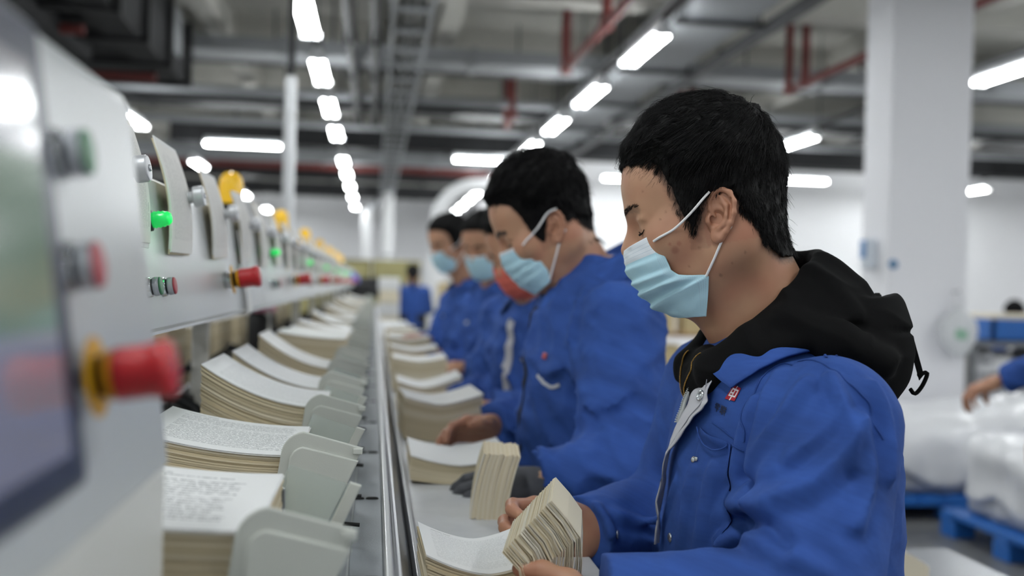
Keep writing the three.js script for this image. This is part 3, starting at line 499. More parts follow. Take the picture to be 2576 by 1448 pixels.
// ---------------------------------------------------------------- head (x to the person's left, y up, z forward; origin between the ears)
const HEAD = (() => {
  const cran = ell([0, 0.045, 0.007], [0.0755, 0.092, 0.096]), face = ell([0, -0.028, 0.045], [0.0585, 0.072, 0.051]), chin = ell([0, -0.084, 0.066], [0.02, 0.016, 0.017]);
  const jaw = cap([0.047, -0.048, 0.008], [0.013, -0.082, 0.062], 0.017), cheek = ell([0.041, -0.012, 0.061], [0.024, 0.02, 0.024]), brow = cap([0.008, 0.029, 0.0965], [0.040, 0.029, 0.081], 0.0095, 0.0085), fore = ell([0, 0.06, 0.072], [0.056, 0.05, 0.033]);
  const nose = cap([0, 0.016, 0.0985], [0, -0.016, 0.113], 0.0075, 0.0112), wing = ell([0.0115, -0.02, 0.103], [0.0075, 0.0075, 0.01]), mouth = ell([0, -0.05, 0.080], [0.028, 0.022, 0.019]), socket = ell([0.034, 0.0095, 0.113], [0.017, 0.0125, 0.021]), lid = ell([0.0325, 0.0075, 0.0835], [0.0165, 0.0125, 0.0125]), lid2 = ell([0.033, 0.0175, 0.088], [0.018, 0.0045, 0.009]);
  const mast = ell([0.062, -0.02, -0.022], [0.016, 0.03, 0.022]);
  return (x, y, z) => {
    const a = Math.abs(x); let d = cran(x, y, z);
    if (d > 0.2) return d - 0.03;
    d = smin(d, face(x, y, z), 0.035); d = smin(d, fore(x, y, z), 0.03); d = smin(d, jaw(a, y, z), 0.035); d = smin(d, cheek(a, y, z), 0.03); d = smin(d, chin(x, y, z), 0.025); d = smin(d, mouth(x, y, z), 0.02);
    d = smin(d, brow(a, y, z), 0.016); d = smax(d, -socket(a, y, z), 0.014); d = smin(d, lid(a, y, z), 0.004); d = smin(d, lid2(a, y, z), 0.006); d = smin(d, nose(x, y, z), 0.012); d = smin(d, wing(a, y, z), 0.008); d = smin(d, mast(a, y, z), 0.03);
    return d;
  };
})();
const neckStub = cap([0, -0.035, -0.022], [0, -0.172, -0.07], 0.054, 0.062), HEADN = (x, y, z) => smin(HEAD(x, y, z), neckStub(x, y, z), 0.035);
// ear: built flat in its own plane (a backwards is negative, b up, n outwards), tilted, and mirrored for the right side
function earField() {
  const R = (pts, rs) => chain(pts, rs, 0.003);
  const helix = R([[0.005, -0.001, 0.001], [0.011, 0.008, 0.003], [0.0125, 0.018, 0.0035], [0.007, 0.0285, 0.0045], [-0.002, 0.0325, 0.0052], [-0.012, 0.028, 0.0058], [-0.0178, 0.0175, 0.006], [-0.0185, 0.005, 0.0058], [-0.0155, -0.008, 0.005], [-0.0105, -0.0185, 0.004], [-0.005, -0.026, 0.003]], [0.0022, 0.0026, 0.0029, 0.003, 0.0031, 0.0032, 0.0033, 0.0033, 0.0032, 0.0032, 0.004]);
  const back = ell([-0.0035, 0.004, 0.0005], [0.0165, 0.0285, 0.0042]), lobe = ell([-0.0005, -0.0245, 0.0022], [0.0088, 0.0085, 0.0042]), anti = R([[-0.001, 0.022, 0.0025], [-0.0095, 0.012, 0.0052], [-0.0112, 0.001, 0.0058], [-0.008, -0.0095, 0.005], [-0.002, -0.0155, 0.004]], [0.0028, 0.003, 0.0032, 0.0032, 0.0034]);
  const anti2 = R([[-0.0095, 0.0115, 0.0048], [-0.003, 0.0165, 0.003], [0.004, 0.0175, 0.002]], [0.0026, 0.0022, 0.002]);
  const tragus = ell([0.0115, -0.0055, 0.0035], [0.0042, 0.006, 0.0035]), concha = ell([0.0015, -0.0035, 0.0055], [0.0095, 0.0105, 0.0072]), canal = ell([0.0075, -0.0045, 0.0005], [0.0035, 0.0045, 0.006]), fossa = ell([-0.0145, 0.009, 0.0075], [0.0022, 0.014, 0.003]), root = ell([0.006, 0.0, -0.006], [0.014, 0.024, 0.008]);
  return (a, b, n) => { let d = smin(back(a, b, n), root(a, b, n), 0.006); d = smax(d, -concha(a, b, n), 0.003); d = smin(d, anti(a, b, n), 0.0022); d = smin(d, anti2(a, b, n), 0.002); d = smin(d, helix(a, b, n), 0.002); d = smin(d, lobe(a, b, n), 0.004); d = smin(d, tragus(a, b, n), 0.004); d = smax(d, -fossa(a, b, n), 0.0015); d = smax(d, -canal(a, b, n), 0.0015); return d; };
}
const EARM = new THREE.Matrix4();
{ const ez = V(Math.sin(0.42), 0, Math.cos(0.42)), rot = new THREE.Matrix4().makeRotationX(-0.24); void ez; // a axis is forwards (+z), flared outwards at the back
  const A = V(-Math.sin(0.33), 0, Math.cos(0.33)), N = V(Math.cos(0.33), 0, Math.sin(0.33)), Bv = V(0, 1, 0);
  EARM.makeBasis(A, Bv, N); EARM.premultiply(rot); EARM.setPosition(0.0735, 0.003, 0.001); }
const earCache = {};
function earGeo(h) {
  if (!earCache[h]) { const f = earField(); earCache[h] = smoothMesh(meshField(f, [-0.025, -0.037, -0.016], [0.022, 0.039, 0.014], h), 1); }
  return earCache[h].clone();
}
const HAIRLINE = [[0.30, 0.095], [0.100, 0.092], [0.084, 0.086], [0.0665, 0.075], [0.055, 0.045], [0.0505, 0.02], [0.036, -0.012], [0.030, -0.014], [0.021, 0.004], [0.015, 0.018], [0.004, 0.027], [-0.016, 0.024], [-0.026, 0.002], [-0.040, -0.016], [-0.053, -0.048], [-0.066, -0.062], [-0.30, -0.072], [-0.30, 0.4], [0.30, 0.4]];
function hairDepth(y, z) { const d = polyline2(HAIRLINE, z, y); return inPoly(HAIRLINE, z, y) ? d : -d; }
function hairThick(x, y, z, o) {
  const e = hairDepth(z < -0.02 ? y - (o.nape || 0) * sstep(-0.02, -0.05, z) : y, z) + 0.002 * noise3(x * 90, y * 90, z * 90); if (e < -0.004) return -0.004;
  const top = sstep(0.02, 0.115, y), T = lerp(o.side ?? 0.008, o.top ?? 0.027, top) * (z < -0.02 ? lerp(1, 0.62, sstep(-0.02, -0.08, z) * (1 - sstep(0.1, 0.14, y))) : 1);
  const fr = sstep(0.05, 0.10, z); return T * lerp(1, 0.42, fr) * (1 + 0.16 * noise3(x * 60 + z * 30, y * 40, z * 22)) * sstep(-0.002, Math.max(lerp(0.016, 0.030, top), 0.04 * sstep(-0.03, -0.06, z) * (1 - sstep(-0.01, 0.03, y))), e);
}
const SKIN = lin(184, 141, 112), SKIN_RED = lin(176, 118, 94), SKIN_DARK = lin(140, 98, 76), BROWN = lin(34, 27, 24), HAIRC = lin(22, 20, 21);
function skinColor(x, y, z, o = {}) {                             // head coordinates
  const a = Math.abs(x); let c = mix3(SKIN, SKIN_RED, clamp(0.25 + 0.35 * noise3(x * 22, y * 22, z * 22)));
  c = mix3(c, SKIN_DARK, 0.08 * clamp(noise3(x * 55 + 3, y * 55, z * 55)));
  if (a > 0.066 && y > -0.03 && y < 0.05 && z < 0.02) c = mix3(c, SKIN_RED, 0.5);
  const eb = polyline2([[0.012, 0.029], [0.026, 0.034], [0.045, 0.030]], a, y); if (z > 0.05) c = mix3(c, BROWN, (o.fine ? 0.35 : 0.92) * (1 - sstep(0.003, 0.0062, eb + 0.0015 * noise3(x * 130, y * 130, z * 130))));
  const ey = polyline2([[0.019, 0.003], [0.033, 0.0005], [0.046, 0.004]], a, y); if (z > 0.06 && !o.fine) c = mix3(c, BROWN, 0.9 * (1 - sstep(0.0009, 0.0024, ey)));
  const np = o.hair ? o.hair.nape || 0 : 0, e = hairDepth(z < -0.02 ? y - np * sstep(-0.02, -0.05, z) : y, z); if (e > -0.01 && z < 0.095) c = mix3(c, BROWN, clamp(sstep(-0.007, 0.006, e + 0.002 * noise3(x * 180, y * 180, z * 180)) * 0.8));
  if (z > 0.015 && z < 0.04 && y < 0.0 && y > -0.032 && a > 0.05) c = mix3(c, BROWN, 0.16);   // sideburn stubble
  for (const [mx, my, mz, r, k] of o.marks || []) c = mix3(c, k, x > 0.02 ? 0.5 * (1 - sstep(r * 0.35, r, Math.hypot(y - my, z - mz))) : 0);
  return c;
}
// ---------------------------------------------------------------- hands (origin at the wrist, fingers along z, palm towards -y, thumb on +x)
function handField(curl, thumb, spread = 1) {
  const parts = [], L = [[0.043, 0.026, 0.021], [0.047, 0.029, 0.022], [0.043, 0.027, 0.021], [0.034, 0.02, 0.018]], X = [0.029, 0.009, -0.011, -0.029], Z = [0.086, 0.09, 0.086, 0.077];
  for (let i = 0; i < 4; i++) {
    let p = [X[i], 0.002, Z[i]], an = 0, pts = [p]; const rs = [0.0103, 0.0092, 0.0084, 0.0072]; const sp = (i - 1.4) * -0.06 * spread;
    for (let s = 0; s < 3; s++) { an += curl[i] * [0.9, 1.15, 0.75][s]; p = [p[0] + Math.sin(sp) * L[i][s] * Math.cos(an), p[1] - Math.sin(an) * L[i][s], p[2] + Math.cos(an) * L[i][s] * Math.cos(sp)]; pts.push(p); }
    parts.push([chain(pts, i === 3 ? rs.map(r => r * 0.86) : rs, 0.004), 0.007]);
    parts.push([cap([X[i] * 0.55, 0, 0.012], [X[i], 0.001, Z[i]], 0.0155, 0.0128), 0.022]);
  }
  const pad1 = ell([0.022, -0.008, 0.04], [0.017, 0.014, 0.028]), pad2 = ell([-0.018, -0.008, 0.04], [0.014, 0.012, 0.03]), th = chain(thumb, [0.0145, 0.0118, 0.0102, 0.0082], 0.008), wrist = cap([0, 0, -0.022], [0, 0, 0.02], 0.022, 0.022);
  const palms = parts.filter((_, i) => i % 2), fing = parts.filter((_, i) => !(i % 2));
  return (x, y, z) => {
    let d = 1e9; for (const [f, k] of palms) d = smin(d, f(x, y, z), k); d = smin(d, pad1(x, y, z), 0.015); d = smin(d, pad2(x, y, z), 0.015); d = smin(d, wrist(x * 0.86, y * 1.15, z), 0.02);
    let e = 1e9; for (const [f] of fing) e = Math.min(e, f(x, y, z)); d = smin(d, e, 0.006); return smin(d, th(x, y, z), 0.009);
  };
}
const THUMB = { rest: [[0.02, -0.004, 0.022], [0.043, -0.014, 0.046], [0.052, -0.022, 0.074], [0.053, -0.027, 0.097]], grip: [[0.02, -0.006, 0.022], [0.038, -0.026, 0.046], [0.040, -0.046, 0.068], [0.033, -0.056, 0.088]] };
function handGeo(side, from, dir, palm, curl, thumb, h = 0.003) {    // side +1 left, -1 right; palm: the way the palm faces
  const g = smoothMesh(meshField(handField(curl, thumb), [-0.06, -0.11, -0.05], [0.075, 0.04, 0.22], h), 1);
  paint(g, (x, y, z) => { let c = mix3(SKIN, SKIN_RED, clamp(0.35 + 0.3 * noise3(x * 40, y * 40, z * 40))); if (z > 0.08) c = mix3(c, SKIN_RED, 0.35); return c; });
  const Z = V(...dir).normalize(), Y = V(...palm).negate(); Y.addScaledVector(Z, -Y.dot(Z)).normalize(); const X = Y.clone().cross(Z);
  const m = new THREE.Matrix4().makeBasis(X, Y, Z); m.setPosition(...from);
  if (side > 0) { g.scale(-1, 1, 1); const ix = g.index.array; for (let q = 0; q < ix.length; q += 3) { const w = ix[q]; ix[q] = ix[q + 1]; ix[q + 1] = w; } }
  g.applyMatrix4(m); g.computeVertexNormals(); return g;
}
// ---------------------------------------------------------------- mask
function maskGeo(Fc, Ec, o) {          // centre profile [v, z, y], side edge [v, x, z, y]
  const pick = (T, v, k) => { let i = 0; while (i < T.length - 2 && v > T[i + 1][0]) i++; return lerp(T[i][k], T[i + 1][k], clamp((v - T[i][0]) / (T[i + 1][0] - T[i][0]))); };
  const nu = 2 * o.nu, nv = o.nv, sides = [];
  for (const off of [0, -0.0012]) {
    const P = [], UV = [];
    for (let j = 0; j <= nv; j++) for (let i = 0; i <= nu; i++) {
      const v = j / nv, s = (i / nu) * 2 - 1, u = Math.abs(s), sg = Math.sign(s) || 1, q = u * Math.PI / 2;
      const fz = pick(Fc, v, 1), fy = pick(Fc, v, 2), ex = pick(Ec, v, 1), ez = pick(Ec, v, 2), ey = pick(Ec, v, 3);
      let x = ex * Math.pow(Math.sin(q), 0.85), z = lerp(fz, ez, Math.pow(1 - Math.cos(q), 0.92)), y = lerp(fy, ey, Math.pow(u, 1.4));
      let lift = off; for (const [pv, wdt, amp, dir] of o.pleats) { const dv = v + (dir || 0) * (1 - u) - pv; lift += amp * (dv > 0 ? Math.exp(-dv * dv / (wdt * wdt)) : Math.exp(-dv * dv / (wdt * wdt * 0.06))) * sstep(0, 0.25, 1.08 - u); }
      lift += 0.0012 * noise3(s * 3, v * 5, o.seed) * (1 - 0.6 * u);
      const nx_ = sg * Math.sin(q), nz_ = Math.cos(q) * 0.9 + 0.25; P.push(sg * x + nx_ * lift, y - lift * 0.25, z + nz_ * lift); UV.push(i / nu, 1 - v);
    }
    sides.push([P, UV]);
  }
  const P = [...sides[0][0], ...sides[1][0]], UV = [...sides[0][1], ...sides[1][1]], I = [], W = nu + 1, N = W * (nv + 1);
  for (let j = 0; j < nv; j++) for (let i = 0; i < nu; i++) { const a = j * W + i, b = a + 1, c = a + W, d = c + 1; I.push(a, c, b, b, c, d); I.push(N + a, N + b, N + c, N + b, N + d, N + c); }
  const rim = []; for (let i = 0; i < nu; i++) rim.push([i, i + 1]); for (let j = 0; j < nv; j++) rim.push([j * W + nu, (j + 1) * W + nu]); for (let i = nu; i > 0; i--) rim.push([nv * W + i, nv * W + i - 1]); for (let j = nv; j > 0; j--) rim.push([j * W, (j - 1) * W]);
  for (const [a, b] of rim) I.push(a, b, N + a, b, N + b, N + a);
  const g = new THREE.BufferGeometry(); g.setAttribute('position', new THREE.Float32BufferAttribute(P, 3)); g.setAttribute('uv', new THREE.Float32BufferAttribute(UV, 2)); g.setIndex(I); g.computeVertexNormals(); return g;
}
function maskTex(base, band, lines) {
  const c = document.createElement('canvas'); c.width = 512; c.height = 512; const x = c.getContext('2d'), R = rng(4);
  x.fillStyle = base; x.fillRect(0, 0, 512, 512); x.fillStyle = band; x.fillRect(0, 0, 512, lines ? 118 : 40);
  for (let i = 0; i < 2600; i++) { x.globalAlpha = 0.10; x.fillStyle = R() < 0.5 ? '#ffffff' : '#7aa9bd'; x.fillRect(R() * 512, R() * 512, 3, 2); }
  x.globalAlpha = 0.5; x.fillStyle = '#9fb3c4';
  if (lines) { for (const y of [40, 66, 92]) x.fillRect(0, y, 512, 2.5); for (const s of [0, 1]) for (let k = 0; k < 4; k++) for (let y = 0; y < 512; y += 6) x.fillRect(s ? 500 - k * 7 : 8 + k * 7, y, 4, 2.5); }
  const t = new THREE.CanvasTexture(c); t.colorSpace = THREE.SRGBColorSpace; return t;
}
Object.assign(M, {
  skin: phys(0xffffff, 0.5, { vertexColors: true, sheen: 0.15, sheenRoughness: 0.6, bumpScale: 0.0002 }),
  hair: phys(0x0a090a, 0.6, { specularIntensity: 0.5 }), hairFar: phys(0x0a090a, 0.7, { specularIntensity: 0.35 }),
  maskBlue: std(0xffffff, 0.8, { map: maskTex('#b4dae8', '#e2e9f0', true), side: THREE.DoubleSide }), maskBlueFar: std(0xffffff, 0.85, { map: maskTex('#b4dae8', '#e2e9f0', false), side: THREE.DoubleSide }), maskCoral: std(0xe0705f, 0.85, { side: THREE.DoubleSide }),
  loop: std(0xf2f2f2, 0.7),
  jacket: phys(0x385ca8, 0.82, { map: rep(fadeTex, 2.2), bumpMap: rep(weaveTex, 110), bumpScale: 0.00012, specularIntensity: 0.5 }),
  jacketFar: phys(0x385ca8, 0.82, { map: rep(fadeTex, 2.2), specularIntensity: 0.5 }),
  placket: std(0xb9b9bf, 0.85), hoodie: phys(0x0b0b0c, 0.95, { bumpMap: rep(weaveTex, 120), bumpScale: 0.00012, specularIntensity: 0.35 }), trousers: std(0x1c1f26, 0.85), shoe: std(0x15161a, 0.6), glove: std(0x56575c, 0.9), brass: std(0xb08a3c, 0.35, { metalness: 0.8 }), zip: std(0xb5b9b8, 0.5),
});
// ---------------------------------------------------------------- strands of short hair
function strands(o, count, seed, r0, edge) {
  const R = rng(seed), P = [], I = [], f = (x, y, z) => HEADN(x, y, z) - hairThick(x, y, z, o);
  const grad = (x, y, z) => { const e = 0.0015; const g = V(f(x + e, y, z) - f(x - e, y, z), f(x, y + e, z) - f(x, y - e, z), f(x, y, z + e) - f(x, y, z - e)); return g.normalize(); };
  const whorl = V(0.012, 0.14, -0.062); let made = 0, guard = 0;
  while (made < count && guard++ < count * 24) {
    const th = R() * Math.PI * 2, cz = R() * 1.55 - 0.55, s = Math.sqrt(Math.max(0, 1 - cz * cz)); let p = V(Math.cos(th) * s, cz, Math.sin(th) * s).multiplyScalar(0.14).add(V(0, 0.03, 0));
    for (let i = 0; i < 7; i++) { const d = f(p.x, p.y, p.z), n = grad(p.x, p.y, p.z); p.addScaledVector(n, -d); }
    const e = hairDepth(p.y, p.z); if (e < 0.0005 || (e > 0.014 && R() < (edge ? 1 : o.edgy || 0))) continue;
    const top = sstep(0.04, 0.11, p.y), len = lerp(0.012, 0.040, top) * (0.6 + 0.7 * R()) * lerp(1, 0.62, sstep(0.055, 0.09, p.z)) * (e < 0.015 ? lerp(0.95, 1, top) : 1) * (o.len || 1), segs = top > 0.3 ? 6 : 4, jit = V(R() - 0.5, R() - 0.5, R() - 0.5).multiplyScalar(0.5);
    const pts = [], lift = 0.0008 + 0.0025 * R() * R() + (top > 0.4 ? 0.002 * R() : 0) + (R() < 0.05 ? 0.007 * R() : 0);
    let q = p.clone(), dir = null;
    for (let i = 0; i <= segs; i++) {
      const n = grad(q.x, q.y, q.z), d = f(q.x, q.y, q.z); q.addScaledVector(n, -d + lift * (i === 0 ? -1 : 1) * (0.4 + i / segs));
      pts.push(q.clone());
      const away = q.clone().sub(whorl); away.normalize(); const flow = away.multiplyScalar(0.55).add(V(0, -0.75 + 0.45 * top, lerp(0.28 * sstep(-0.03, 0.05, q.z) , 0.75, top))).add(jit.clone().multiplyScalar(0.6)); flow.addScaledVector(n, -flow.dot(n)).normalize();
      dir = dir ? dir.lerp(flow, 0.5).normalize() : flow; q = q.clone().addScaledVector(dir, len / segs);
    }
    const b = P.length / 3, r = r0 * (0.6 + 0.8 * R());
    for (let i = 0; i <= segs; i++) { const n = grad(pts[i].x, pts[i].y, pts[i].z), t = (i < segs ? pts[i + 1].clone().sub(pts[i]) : pts[i].clone().sub(pts[i - 1])).normalize(), sd = t.clone().cross(n).normalize(), w = r * (1 - 0.85 * i / segs); for (const [a, c] of [[1, -0.3], [-1, -0.3], [0, 0.9]]) P.push(pts[i].x + sd.x * a * w + n.x * c * w, pts[i].y + sd.y * a * w + n.y * c * w, pts[i].z + sd.z * a * w + n.z * c * w); }
    for (let i = 0; i < segs; i++) for (let k = 0; k < 3; k++) { const a = b + 3 * i + k, c = b + 3 * i + (k + 1) % 3; I.push(a, c, a + 3, c, c + 3, a + 3); }
    made++;
  }
  const g = new THREE.BufferGeometry(); g.setAttribute('position', new THREE.Float32BufferAttribute(P, 3)); g.setIndex(I); g.computeVertexNormals(); return g;
}
// measured on the nearest worker's jacket, in his own axes
const W1P = {
  zip: [[0.0438, 1.2820, 0.1052], [0.0321, 1.2740, 0.1111], [0.0187, 1.2638, 0.1155], [0.0092, 1.2512, 0.1198], [0.0042, 1.2381, 0.1241], [0.0055, 1.2256, 0.1283], [0.0034, 1.2117, 0.1314]],
  snap: [[0.0514, 1.2482, 0.1130]],
  rivet: [[0.0543, 1.1725, 0.1285]],
  pocketTop: [[0.0583, 1.2132, 0.1219], [0.0672, 1.2026, 0.1212], [0.0813, 1.1929, 0.1184], [0.0957, 1.1916, 0.1127], [0.1106, 1.2010, 0.1039]],
  pocketR: [[0.1106, 1.2010, 0.1039], [0.1177, 1.1737, 0.1067], [0.1194, 1.1200, 0.1079], [0.1187, 1.0400, 0.1094]],
  pocketL: [[0.0583, 1.2132, 0.1219], [0.0547, 1.1716, 0.1286], [0.0405, 1.1202, 0.1367], [0.0250, 1.0400, 0.1400]],
  logo: [[0.0870, 1.2695, 0.0940], [0.0790, 1.2496, 0.1033], [0.0965, 1.2484, 0.0960], [0.0997, 1.2661, 0.0889]],
  ch: [[0.0671, 1.2457, 0.1089], [0.0697, 1.2355, 0.1115], [0.0893, 1.2305, 0.1055], [0.0890, 1.2413, 0.1018]],
  armhole: [[0.1095, 1.2860, 0.0631], [0.1140, 1.2964, 0.0434], [0.1701, 1.3045, 0.0468], [0.1944, 1.3056, 0.0441], [0.2196, 1.3005, 0.0378], [0.2379, 1.2897, 0.0288], [0.2471, 1.2783, 0.0178], [0.2528, 1.2667, 0.0095], [0.2588, 1.2491, 0.0056], [0.2624, 1.2313, -0.0003]],
  armholeF: [[0.1095, 1.2860, 0.0631], [0.1157, 1.2633, 0.0820], [0.1253, 1.2391, 0.0922], [0.1327, 1.2083, 0.0981]],
  shoulder: [[0.0900, 1.3200, -0.0100], [0.1400, 1.3120, 0.0100], [0.1952, 1.3065, 0.0309]],
  placketL: [[0.0420, 1.2810, 0.1060], [0.0285, 1.2620, 0.1146], [0.0157, 1.2450, 0.1200], [0.0075, 1.2220, 0.1290], [-0.0080, 1.1940, 0.1360], [-0.0200, 1.1600, 0.1400], [-0.0300, 1.1200, 0.1440], [-0.0400, 1.0500, 0.1460]],
  placketR: [[0.0575, 1.2760, 0.1040], [0.0650, 1.2500, 0.1080], [0.0672, 1.2360, 0.1120], [0.0506, 1.2180, 0.1220], [0.0286, 1.1940, 0.1310], [0.0080, 1.1675, 0.1385], [-0.0100, 1.1300, 0.1430], [-0.0250, 1.0500, 0.1460]],
  F1: [[0.1287, 1.2533, 0.0844], [0.1243, 1.2024, 0.0995], [0.1253, 1.1615, 0.1068]],
  F2: [[0.1700, 1.2892, 0.0719], [0.1805, 1.2376, 0.0977], [0.1615, 1.1863, 0.1025]],
  F3: [[0.2200, 1.2854, 0.0643], [0.2135, 1.2423, 0.0912], [0.1719, 1.1795, 0.1041]],
  F4: [[0.1243, 1.1338, 0.1057], [0.2427, 1.1635, 0.1101], [0.2700, 1.1861, 0.0800], [0.2697, 1.2142, 0.0511], [0.2613, 1.2493, 0.0264]],
  F5: [[0.1547, 1.1228, 0.1005], [0.2540, 1.1364, 0.1161], [0.2806, 1.1232, 0.1060]],
  F6: [[0.1278, 1.1401, 0.1048], [0.1483, 1.1526, 0.1026]],
  F7: [[0.2612, 1.2493, 0.0242], [0.2745, 1.1989, 0.0211], [0.2917, 1.1510, 0.0434]],
  F8: [[0.0542, 1.1619, 0.1307], [0.0415, 1.0863, 0.1381], [0.0300, 1.0300, 0.1400]],
  F9: [[0.0917, 1.1689, 0.1189], [0.0785, 1.0953, 0.1271], [0.0700, 1.0300, 0.1290]],
  F10: [[0.2313, 1.2931, 0.0433], [0.2609, 1.2492, 0.0370], [0.2737, 1.2068, 0.0358]],
  F11: [[0.2397, 1.2840, 0.0009], [0.2542, 1.2485, -0.0087], [0.2645, 1.1929, -0.0072]],
  F12: [[0.1295, 1.1009, 0.1044], [0.1096, 1.0853, 0.1134]],
  F13: [[0.2351, 1.1256, 0.1232], [0.2847, 1.1184, 0.1056], [0.3047, 1.1082, 0.0857]],
  F14: [[0.2451, 1.2098, 0.0909], [0.2562, 1.2362, 0.0622], [0.2526, 1.2685, 0.0355]],
  F15: [[-0.0542, 1.1181, 0.1939], [-0.0637, 1.0976, 0.1694], [-0.0667, 1.0757, 0.1517]],
  F16: [[-0.0669, 1.0920, 0.2331], [-0.0485, 1.0753, 0.2208], [-0.0350, 1.0578, 0.2130]],
  F17: [[0.0094, 1.1385, 0.1386], [-0.0410, 1.0712, 0.1384], [-0.0500, 1.0300, 0.1390]],
};
// ---------------------------------------------------------------- a worker, in his own axes (x left, y up, z forward, origin on the floor)
const hairGeoCache = {};
function hairCap(o, h) { const k = JSON.stringify([o, h]); if (!hairGeoCache[k]) { const f = (x, y, z) => { const t = hairThick(x, y, z, o); return HEADN(x, y, z) - t + (t > 0.004 ? 0.0012 * noise3(x * 160, y * 60, z * 160) : 0); }; const g = meshField((x, y, z) => { const d = f(x, y, z), e = hairDepth(z < -0.02 ? y - (o.nape || 0) * sstep(-0.02, -0.05, z) : y, z); return Math.max(d, (o.edgy ? 0.005 + 0.002 * noise3(x * 120, y * 120, z * 120) : -0.004) - e, -(HEADN(x, y, z) + 0.012)); }, [-0.12, -0.1, -0.125], [0.12, 0.185, 0.14], h, 0.03); hairGeoCache[k] = smoothMesh(g, 1); } return hairGeoCache[k]; }
const MASK_WORN = [[[0, 0.119, -0.004], [0.25, 0.122, -0.022], [0.5, 0.115, -0.05], [0.75, 0.103, -0.08], [1, 0.082, -0.108]], [[0, 0.053, 0.070, -0.004], [0.35, 0.058, 0.052, -0.03], [0.7, 0.059, 0.042, -0.055], [1, 0.052, 0.046, -0.092]]];
function person(o) {
  const t = thing('person', o.label, 'person', o.group), fine = !!o.fine, hc = o.cell || 0.0036;
  t.position.set(...o.at); t.rotation.y = o.turn;
  // --- head matrix
  const Hm = new THREE.Matrix4().makeRotationFromEuler(new THREE.Euler(o.headPitch, o.headYaw || 0, o.headRoll || 0, 'YXZ')); Hm.setPosition(...o.head); const Hi = Hm.clone().invert(), e = Hi.elements;
  const toHead = (x, y, z) => [e[0] * x + e[4] * y + e[8] * z + e[12], e[1] * x + e[5] * y + e[9] * z + e[13], e[2] * x + e[6] * y + e[10] * z + e[14]];
  const nb = o.neckBase || [0, o.head[1] - 0.17, o.head[2] - 0.08], hp = V(0, -0.035, -0.022).applyMatrix4(Hm), np = V(0, -0.06, 0.022).applyMatrix4(Hm);
  const neck = cap([hp.x, hp.y, hp.z], nb, 0.054, 0.062), throat = cap([np.x, np.y, np.z], [nb[0], nb[1] - 0.01, nb[2] + 0.045], 0.04, 0.04);
  const field = (x, y, z) => { const q = toHead(x, y, z); let d = HEAD(q[0], q[1], q[2]); d = smin(d, neck(x, y, z), 0.035); return smin(d, throat(x, y, z), 0.03); };
  const c0 = o.head, headG = smoothMesh(meshField(field, [c0[0] - 0.14, nb[1] - 0.05, Math.min(c0[2] - 0.17, nb[2] - 0.09)], [c0[0] + 0.14, c0[1] + 0.20, c0[2] + 0.19], hc, 0.01), fine ? 1 : 0);
  paint(headG, (x, y, z) => { const q = toHead(x, y, z); return skinColor(q[0], q[1], q[2], o); });
  const geos = [headG];
  for (const s of [1, -1]) { const g = earGeo(fine ? 0.0009 : 0.0022); const ef = g.attributes.position; paint(g, (a, b, n) => { let c = mix3(SKIN, SKIN_RED, 0.55); if (Math.hypot(a - 0.0075, b + 0.0045) < 0.0035 && n < 0.004) c = mix3(c, lin(60, 36, 30), 0.7); return c; }); void ef; g.applyMatrix4(EARM); if (s < 0) { g.scale(-1, 1, 1); const ix = g.index.array; for (let q = 0; q < ix.length; q += 3) { const w = ix[q]; ix[q] = ix[q + 1]; ix[q + 1] = w; } } g.applyMatrix4(Hm); g.computeVertexNormals(); geos.push(g); }
  // --- trunk and limbs under the clothes
  const A = o.arms, trunk = loft(o.torso.map(q => [q[0], q[1], q[2], q[3] * 0.8, q[4] * 0.78])), lim = A.map(a => chain([a.sh, a.el, a.wr], [0.045, 0.036, 0.024], 0.02));
  const legs = o.legs || [[[0.09, 0.9, 0], [0.1, 0.48, 0.01], [0.1, 0.07, -0.02]], [[-0.09, 0.9, 0], [-0.1, 0.48, 0.01], [-0.1, 0.07, -0.02]]], lg = legs.map(l => chain(l, [0.075, 0.05, 0.035], 0.03));
  const trunkG = meshField((x, y, z) => { let d = trunk(x, y, z); for (const q of lim) d = smin(d, q(x, y, z), 0.03); for (const q of lg) d = smin(d, q(x, y, z), 0.03); return d; }, [-0.5, 0, -0.4], [0.5, o.torso[o.torso.length - 1][0] + 0.02, 0.6], 0.022, 0.03);
  paint(trunkG, () => SKIN); geos.push(trunkG);
  for (const h of o.hands || []) if (!h.glove) geos.push(handGeo(h.side, h.at, h.dir, h.palm, h.curl, h.thumb, fine ? 0.0026 : 0.0034));
  obj('body', mergeColored(geos), M.skin, t);
  for (const h of o.hands || []) if (h.glove) { const g = handGeo(h.side, h.at, h.dir, h.palm, h.curl, h.thumb, 0.0034); obj('glove', g, M.glove, t); }
  // --- hair
  const hair = obj('hair', hairCap(o.hair, fine ? 0.0022 : 0.0036), fine ? M.hair : M.hairFar, t); hair.applyMatrix4(Hm);
  { const st = obj('hair_strands', strands(o.hair, o.strands || 900, 11 + o.seed, fine ? 0.00042 : 0.0009), fine ? M.hair : M.hairFar, hair); st.userData.kind = 'stuff'; if (fine) { const s2 = obj('hairline_strands', strands(o.hair, 3500, 977, 0.00032, true), M.hair, hair); s2.userData.kind = 'stuff'; } }
  if (o.tail) { const g = meshField(chain(o.tail, [0.03, 0.034, 0.03, 0.012], 0.02), [-0.08, -0.4, -0.22], [0.08, 0.12, 0.02], 0.006); const m = obj('ponytail', g, M.hairFar, hair); void m; }
